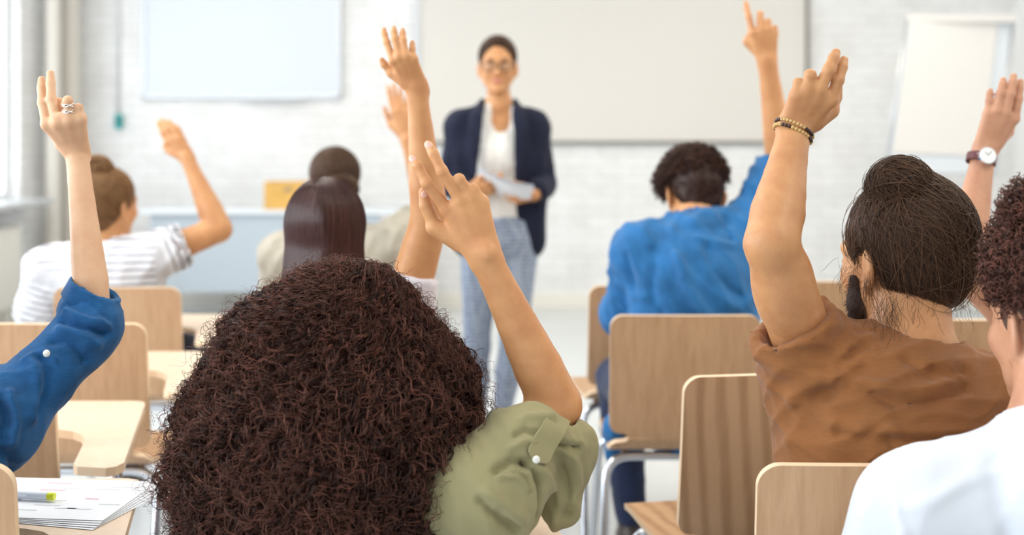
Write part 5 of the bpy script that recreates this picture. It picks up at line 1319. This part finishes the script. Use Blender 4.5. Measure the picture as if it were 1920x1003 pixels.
# ------------------------------------------------------------------ P10: raised left hand with a wristwatch
def person_watch():
    J = seated(1.36, 2.55, P(2150, 640, 2.6), P(2160, 480, 2.62), 0, 1.0)
    J['SL'] = P(1968, 655, 2.60); J['EL'] = P(1806, 490, 2.52); J['WL'] = P(1846, 284, 2.58)
    root, org = start_person('person at the far right, only a raised arm with a wristwatch in view', J)
    A = dict(sh=.052, el=.045, fo=.041, wr=.0245, clL=.3, clR=.3)
    rows = [[(1902, 222, -.012), (1909, 186, -.012), (1912, 165, -.008), (1913.5, 153, -.004)], [(1885, 211, -.018), (1894, 176, -.020), (1899, 155, -.016), (1900.5, 143, -.012)],
            [(1868, 207, -.018), (1876, 176, -.018), (1880, 159, -.014), (1881, 150, -.010)], [(1853, 213, -.012), (1855, 190, -.012), (1856, 177, -.010), (1857, 170, -.006)]]
    th = [(1868, 262, .012), (1888, 246, .02), (1899, 226, .022), (1904, 210, .02)]
    fs, t = px_hand(rows, th, 2.575)
    S = Sdf(); torso_sdf(S, J, .97); leg_sdf(S, J, 1.0); arm_sdf(S, J, 'R', A); arm_sdf(S, J, 'L', A, u=V3(1, 0, 0)); hand_sdf(S, J['WL'], fs, t, .0094, wr=.025)
    R = headR(0, 0); head_sdf(S, J['hc'], R, 1.0, J['nb'], .054); f2, t2 = auto_hand(J['WR'], V3(-.2, 1, -.1), V3(0, 0, 1), -1, 1.0); hand_sdf(S, J['WR'], f2, t2, .009)
    v, q = S.mesh(.009, [hbox(fs, t, J['WL'], fs_=.0026)]); mesh_obj('body', v - org, q, M['skin_brown'], root); eyes(root, org, J['hc'], R, 1.0)
    S = Sdf(); torso_sdf(S, J, .99, .014); crew_neck(S, J, .062)
    for sd in 'LR': sleeve(S, J, sd, A, .3, .012, .014, off=.010)
    S.cut_local(J['pel'] - V3(0, 0, .1), V3(0, 0, -1), .3); garment('t_shirt', S, root, org, M['linen'], .009, None, (.008, .08, V3(0, 0, 1), 12)); finish_seated(root, org, J, 1.0, seed=9)
    c = J['hc']; S = Sdf(); S.ell(c + R @ V3(0, -.022, .045), (.086, .104, .092), R, .01); S.ell(c + R @ V3(0, -.05, -.03), (.07, .055, .06), R, .03); S.ell(c + R @ V3(0, .13, -.03), (.08, .07, .10), R, .02, 's')
    v, q = S.mesh(.008); h = mesh_obj('hair', v - org, q, M['hair_dark'], root); set_tone(h, np.full(len(v), .2))
    curly_top(h, org, c + R @ V3(0, -.02, .045), R, (.086, .104, .092), 900, (.008, .018), 95, M['hair_dark'], 'hair_strands', keep=lambda d: (d[:, 1] < .5), th=.0012)
    # wristwatch
    wc = P(1840, 299, 2.573); ax = nrm(J['WL'] - J['EL']); wt = empty('wristwatch', tuple(wc)); tag(wt, 'wristwatch with a round white dial on an oxblood strap at the right', 'watch')
    pts = ring_pts(wc, ax, .0275, 40, V3(1, 0, 0), 1.0); V = []; F_ = []; n = len(pts)
    for p_ in pts:
        o = nrm(p_ - wc)
        for a_, b_ in ((-.0085, 0), (.0085, 0), (.0085, .003), (-.0085, .003)): V.append(p_ - wc + ax * a_ + o * b_)
    for i in range(n):
        for k in range(4): F_.append((i * 4 + k, i * 4 + (k + 1) % 4, ((i + 1) % n) * 4 + (k + 1) % 4, ((i + 1) % n) * 4 + k))
    autosmooth(mesh_obj('strap', np.array(V), F_, M['strap'], wt, False))
    f = nrm(V3(-.05, -1, .05)); f = nrm(f - ax * (f @ ax)); cc = f * .031
    bb = MB(); bb.tube([cc - f * .004, cc + f * .0045], .0180, 36); autosmooth(bb.build('case', M['silver'], wt))
    bb = MB(); bb.tube([cc + f * .0045, cc + f * .0056], .0162, 36); dl = bb.build('dial', M['dial'], wt); sd = np.cross(f, ax)
    for a_, l_ in ((.9, .009), (-.5, .012)):
        bb = MB(); q_ = cc + f * .0062; dv = ax * math.cos(a_) + sd * math.sin(a_); bb.tube([q_, q_ + dv * l_], .0005, 6); bb.build('watch_hand', M['black'], dl)
    bb = MB(); bb.tube([cc + sd * .018, cc + sd * .021], .0022, 12); bb.build('crown', M['silver'], wt)
person_watch()
# ------------------------------------------------------------------ P6: the standing teacher
def person_teacher():
    D = 5.0; q_ = lambda x, y, dd=0: P(x, y, D + dd)
    J = dict(rt=V3(1, 0, 0), fw=V3(0, -1, 0)); J['hc'] = q_(933, 126, .01); J['nb'] = q_(936, 198, .03); J['upr'] = q_(936, 228, .03); J['che'] = q_(935, 290, .01); J['wai'] = q_(935, 372, .02); J['pel'] = q_(938, 440, .03)
    J['SL'] = q_(998, 240, .03); J['SR'] = q_(867, 240, .03)   # her left is on the image right
    J['EL'] = q_(1018, 345, .04); J['WL'] = q_(1002, 366, -.13); J['ER'] = q_(846, 345, .04); J['WR'] = q_(880, 356, -.14)
    J['HL'] = q_(972, 462, .03); J['HR'] = q_(902, 462, .03); J['KL'] = q_(962, 640, -.02); J['KR'] = q_(893, 650, .03); J['AL'] = q_(936, 806, .03); J['AR'] = q_(893, 812, .06)
    org = V3(J['pel'][0], D, 0); root = empty('person', org); tag(root, 'standing teacher in a navy blazer and glasses holding sheets of paper', 'person')
    A = dict(sh=.045, el=.036, fo=.036, wr=.023, clL=1.8, clR=1.8)
    S = Sdf(); torso_sdf(S, J, .88); leg_sdf(S, J, .92)
    for sd in 'LR': arm_sdf(S, J, sd, A)
    R = headR(180, -2); s = .97
    head_sdf(S, J['hc'], R, s, J['nb'], .047)
    fL, tL = auto_hand(J['WL'], V3(-.95, -.25, -.08), V3(.15, -.8, -.6), 1, .92, (30, 35, 20)); hand_sdf(S, J['WL'], fL, tL, .0078)
    fR, tR = auto_hand(J['WR'], V3(.95, -.25, .05), V3(-.15, -.8, -.6), -1, .92, (30, 35, 20)); hand_sdf(S, J['WR'], fR, tR, .0078)
    for sd in 'LR':   # feet
        g = J['A' + sd]; S.cone(g, V3(g[0], g[1] + .01, .075), .034, .030, .02); S.cone(V3(g[0], g[1] + .01, .07), V3(g[0], g[1] - .10, .045), .03, .028, .02); S.cone(V3(g[0], g[1] + .02, .07), V3(g[0], g[1] + .03, .055), .028, .026, .01)
    v, q = S.mesh(.009, [(J['hc'] - .12, J['hc'] + .12, .0035), hbox(fL, tL, J['WL'], .012, .003), hbox(fR, tR, J['WR'], .012, .003)])
    mesh_obj('body', v - org, q, M['skin_tan'], root); c = J['hc']; eyes(root, org, c, R, s)
    S = Sdf(); L = lambda x, y, z: c + R @ (V3(x, y, z) * s)
    S.cone(L(-.020, .087, -.058), L(0, .093, -.060), .004, .0065, .004); S.cone(L(.020, .087, -.058), L(0, .093, -.060), .004, .0065, .004); v, q = S.mesh(.002); mesh_obj('lips', v - org, q, M['lips'], root)
    for sx in (-1, 1):
        S = Sdf(); S.cone(L(sx * .016, .093, .026), L(sx * .034, .088, .031), .0030, .0030, .003); S.cone(L(sx * .034, .088, .031), L(sx * .050, .076, .025), .003, .0018, .003); v, q = S.mesh(.002); mesh_obj('eyebrow', v - org, q, M['brow'], root)
    # hair pulled back
    S = Sdf(); S.ell(c + R @ V3(0, -.022, .045), (.078, .098, .086), R, .01); S.ell(c + R @ V3(0, -.07, -.01), (.066, .05, .07), R, .03)
    S.ell(c + R @ V3(0, .100, -.012), (.078, .088, .104), R, .015, 's'); 
    for sx in (-1, 1): S.ell(c + R @ V3(sx * .085, .01, -.03), (.03, .04, .045), R, .01, 's')
    v, q = S.mesh(.006); h = mesh_obj('hair', v - org, q, M['hair_dark'], root); set_tone(h, np.full(len(v), .15))
    bc = c + R @ V3(0, -.12, .0)
    groomed(h, org, S, lambda p: bc - p, on_ell(c + R @ V3(0, -.01, .045), R, (.080, .09, .086), lambda d: (d[:, 1] < .75) & (d[:, 2] > -.2)), 900, 22, .006, .0015, .0012, M['hair_dark'], 71)
    S = Sdf(); S.ell(bc, (.035, .035, .035)); v, q = S.mesh(.006); h2 = mesh_obj('hair_bun', v - org, q, M['hair_dark'], root); set_tone(h2, np.full(len(v), .2)); bun_strands(h2, org, bc, (.037, .037, .037), V3(0, 1, 0), 150, 3, M['hair_dark'], .0013)
    # blouse
    S = Sdf(); torso_sdf(S, J, .90, .012); S.cut_local(q_(935, 410), V3(0, 0, -1), .3)
    S.ell(q_(940, 205, -.06), (.052, .07, .095), None, .01, 's'); S.cone(q_(935, 200, .05), c, .056, .056, .005, mode='s')
    S.ell(q_(915, 290, -.085), (.04, .03, .06), None, .04); S.ell(q_(952, 290, -.085), (.04, .03, .06), None, .04)
    garment('blouse', S, root, org, M['blouse'], .009, None, (.008, .07, V3(.2, 0, 1), 20))
    # blazer, open at the front
    S = Sdf(); torso_sdf(S, J, .93, .016)
    for x0, x1, y1, f_ in ((855, 866, 472, .10), (1002, 1004, 476, .09)):
        S.cone(q_(x0 + 8, 300, .02), q_(x1, y1 - 22, .02), .060, f_ * .62, .05, V3(0, 1, 0), .7)
    S.cone(q_(935, 300, .09), q_(935, 450, .10), .14, .16, .04, V3(1, 0, 0), .35)
    for sd in 'LR': arm_sdf(S, J, sd, A, 0, 1.88, .010, (.012, .010), k=.03)
    for sd in 'LR':
        p = arm_pt(J, sd, 1.80); d = nrm(J['W' + sd] - J['E' + sd]); S.cut_local(p, d, .045, .002); S.cone(p - d * .02, p + d * .06, .026, .027, .003, mode='s')
    S.plane(q_(935, 488), V3(0, 0, -1), .01)
    # front opening: between the lapels
    def opening(X, Y, Z):
        py = CY + (CAMH - Z) * FPX / D
        l = np.interp(py, [190, 215, 260, 330, 400, 480], [912, 906, 896, 892, 900, 895]); r_ = np.interp(py, [190, 215, 260, 330, 400, 480], [958, 960, 963, 964, 968, 985])
        xl = (l - CX) / FPX * D; xr = (r_ - CX) / FPX * D
        return np.maximum(np.maximum(xl - X, X - xr), Y - (D + .02)) + 0 * Z
    S._add(opening, V3(-.3, 4.6, .7), V3(.3, D + .02, 1.5), .006, 's')
    S.cone(q_(935, 175, .03), q_(936, 214, .01), .062, .060, .006, mode='s')
    # hollow inside so the blouse shows
    garment('blazer', S, root, org, M['blazer'], .009, None, (.008, .09, V3(.1, 0, 1), 21))
    for sx, pts in ((-1, [(909, 186, .02), (904, 215, -.09), (900, 260, -.135), (893, 330, -.15)]), (1, [(961, 186, .02), (964, 215, -.09), (966, 260, -.135), (965, 330, -.15)])):
        P_ = bez([q_(*p) for p in pts], 8); S = Sdf()
        for i in range(len(P_) - 1):
            w0 = .012 + .018 * math.sin(math.pi * min(1, i / len(P_) * 1.1)); S.cone(P_[i] + V3(sx * w0 * .8, .01, 0), P_[i + 1] + V3(sx * w0 * .8, .01, 0), w0, w0, .004, V3(1, .15 * sx, 0), .25)
        v, q = S.mesh(.005); mesh_obj('lapel', v - org, q, M['blazer'], root)
    # trousers with a small woven pattern
    S = Sdf(); 
    S.ell(q_(938, 440, .03), (.150, .105, .13), None, .04); S.cone(q_(938, 396, .03), q_(938, 440, .03), .134, .148, .03, V3(1, 0, 0), .74)
    for sd in 'LR':
        a, b, e = J['H' + sd], J['K' + sd], J['A' + sd]; S.cone(a, b, .084, .054, .03); m_ = b + (e - b) * .35; S.cone(b, m_, .054, .052, .02); e2 = b + (e - b) * .86; S.cone(m_, e2, .052, .036, .02); S.cut_local(b + (e - b) * .84, V3(0, 0, -1), .08, .002)
    S.plane(q_(938, 398), V3(0, 0, 1), .004)
    garment('trousers', S, root, org, M['pattern'], .009, None, (.007, .10, V3(.1, 0, 1), 22), [([q_(975, 500, -.08), q_(965, 640, -.08), q_(945, 760, -.02)], .012, .004), ([q_(890, 500, -.08), q_(888, 640, -.05), q_(890, 760, -.0)], .012, .004)])
    for sd in 'LR':
        S = Sdf(); g = V3(J['A' + sd][0], J['A' + sd][1] + .01, 0); sdv = V3(1, 0, 0)
        S.cone(g + (0, .03, .05), g + (0, .015, .05), .032, .032, .01, sdv, .6); S.cone(g + (0, .015, .045), g + (0, -.10, .022), .032, .036, .02, sdv, .6); S.cone(g + (0, -.10, .022), g + (0, -.17, .020), .034, .016, .02, sdv, .7)
        S.cone(g + (0, .035, .045), g + (0, .038, .006), .018, .010, .006); S.ell(g + (0, -.01, .082), (.026, .058, .03), None, .006, 's'); S.plane(V3(0, 0, .002), V3(0, 0, -1), .002)
        v, q = S.mesh(.005); mesh_obj('shoe', v - org, q, M['pump'], root)
    # glasses
    gl = empty('glasses', tuple(L(0, .10, .004))); tag(gl, 'dark rimmed glasses on the face of the standing teacher', 'glasses'); go = V3(*gl.location)
    for sx in (-1, 1):
        cc = L(sx * .033, .101, .001); ux = R @ V3(1, 0, 0); uz = R @ V3(0, 0, 1)
        pts = [cc + ux * .0245 * math.copysign(abs(math.cos(a)) ** .7, math.cos(a)) + uz * .0185 * math.copysign(abs(math.sin(a)) ** .7, math.sin(a)) for a in np.linspace(0, 2 * math.pi, 28, endpoint=False)]
        bb = MB(); bb.tube([p - go for p in pts], .0020, 8, closed=True); rm = bb.build('rim', M['black'], gl, True)
        bb = MB(); bb.add([p - go for p in pts], [tuple(range(28))]); bb.build('lens', M['glass'], rm)
        bb = MB(); bb.tube([cc + ux * sx * .0245 + uz * .006 - go, L(sx * .072, .085, .008) - go, L(sx * .078, .0, .004) - go], .0018, 8); bb.build('temple', M['black'], gl, True)
    bb = MB(); bb.tube([L(-.009, .103, .004) - go, L(0, .106, .007) - go, L(.009, .103, .004) - go], .0018, 8); bb.build('bridge', M['black'], gl, True)
    # the held sheets: slightly curved
    for k in range(3):
        A_, B_, C_, D_ = q_(897 + k, 312 + k * 3, -.20), q_(1000 + k, 346 + k * 2, -.27), q_(994, 374 - k, -.17), q_(894, 346 - k, -.09)
        V = []; n = 10
        for i in range(n + 1):
            for j in range(n + 1):
                a, b_ = i / n, j / n; p = (A_ * (1 - a) + B_ * a) * (1 - b_) + (D_ * (1 - a) + C_ * a) * b_; p = p + V3(0, 0, -.016 * math.sin(math.pi * a) - .0014 * k); V.append(p)
        F_ = [(i * (n + 1) + j, (i + 1) * (n + 1) + j, (i + 1) * (n + 1) + j + 1, i * (n + 1) + j + 1) for i in range(n) for j in range(n)]
        o0 = (A_ + C_) / 2; V = np.array(V) - o0; N_ = len(V); V = np.vstack([V, V - V3(0, 0, .0004)]); F_ = F_ + [tuple(x + N_ for x in f[::-1]) for f in F_]
        o = mesh_obj('paper_sheet', V, F_, M['paper'], None, True); o.location = tuple(o0); tag(o, ['white sheet in the teacher\'s hands, topmost', 'white sheet in the teacher\'s hands, middle of three', 'white sheet in the teacher\'s hands, lowest'][k], 'paper', 'sheets in the teacher\'s hands')
m, nt, b = new_mat('blue grey patterned cloth'); 
vr = node(nt, 'ShaderNodeTexVoronoi'); vr.inputs['Scale'].default_value = 1; vr.inputs['Randomness'].default_value = .25; nt.links.new(coords(nt, (75, 75, 60)), vr.inputs['Vector'])
nt.links.new(ramp(nt, vr.outputs['Distance'], [(.30, (.11, .15, .25)), (.45, (.31, .36, .45))]), b.inputs['Base Color']); b.inputs['Roughness'].default_value = .85; M['pattern'] = m
person_teacher()

# ------------------------------------------------------------------ fanned papers and the highlighter
TZ = .6632
def sheet(c, ang, k, lab, grp, w=.21, h=.297, curl=.0):
    V = []; n = 8
    for i in range(n + 1):
        for j in range(n + 1):
            a, b_ = i / n - .5, j / n - .5; V.append((a * w, b_ * h, curl * max(0, a) ** 2 * 4))
    F_ = [(i * (n + 1) + j, (i + 1) * (n + 1) + j, (i + 1) * (n + 1) + j + 1, i * (n + 1) + j + 1) for i in range(n) for j in range(n)]
    V = np.array(V); N_ = len(V); V = np.vstack([V, V - V3(0, 0, .0005)]); F_ = F_ + [tuple(x + N_ for x in f[::-1]) for f in F_]
    F_ += [(i * (n + 1), i * (n + 1) + N_, (i + 1) * (n + 1) + N_, (i + 1) * (n + 1)) for i in range(n)]
    o = mesh_obj('paper_sheet', V, F_, M['paper'], None, False); o.location = (c[0], c[1], TZ + k * .0012); o.rotation_euler = (0, 0, math.radians(ang)); tag(o, lab, 'paper', grp); return o
c = V3(-.80, 2.10, 0)
labs = ['fanned white sheet on the lower left tablet, bottom of the pile', 'fanned white sheet second from the bottom of the pile', 'fanned white sheet in the middle of the lower left pile', 'fanned white sheet just below the top of the pile', 'topmost fanned white sheet with pink marks on the lower left tablet']
for k in range(5):
    o = sheet(c + V3(.004 * (4 - k), -.003 * (4 - k), 0), 84 - 2.2 * (4 - k), k, labs[k], 'fanned sheets on the tablet', .225, .31)
top = o
r = np.random.RandomState(4)
for k in range(26):
    x = -.085 + .17 * ((k * 7) % 13) / 12; y = -.13 + .26 * r.rand(); pink = k % 6 == 0; l = r.uniform(.02, .06)
    bb = MB(); bb.box((x, y, .0004), (.0035 if not pink else .006, l, .0003)); bb.build('pink_mark' if pink else 'print_line', M['ink_pink'] if pink else M['ink_grey'], top)
hp = empty('highlighter', tuple(V3(*P(72, 931, 2.08)[:2], TZ + .0135))); hp.rotation_euler = (0, 0, math.radians(-10)); tag(hp, 'highlighter pen with a yellow end lying on the fanned papers', 'pen')
bb = MB(); bb.tube([(-.055, 0, 0), (.018, 0, 0)], .0070, 16); autosmooth(bb.build('barrel', M['white_plastic'], hp))
bb = MB(); bb.tube([(.018, 0, 0), (.028, 0, 0), (.030, 0, 0)], .0066, 16, rs=[.0066, .0066, .0055]); autosmooth(bb.build('end_cap', M['yellow'], hp))
bb = MB(); bb.box((-.035, -.0078, 0), (.035, .002, .004), bev=.0006); bb.build('clip', M['white_plastic'], hp)
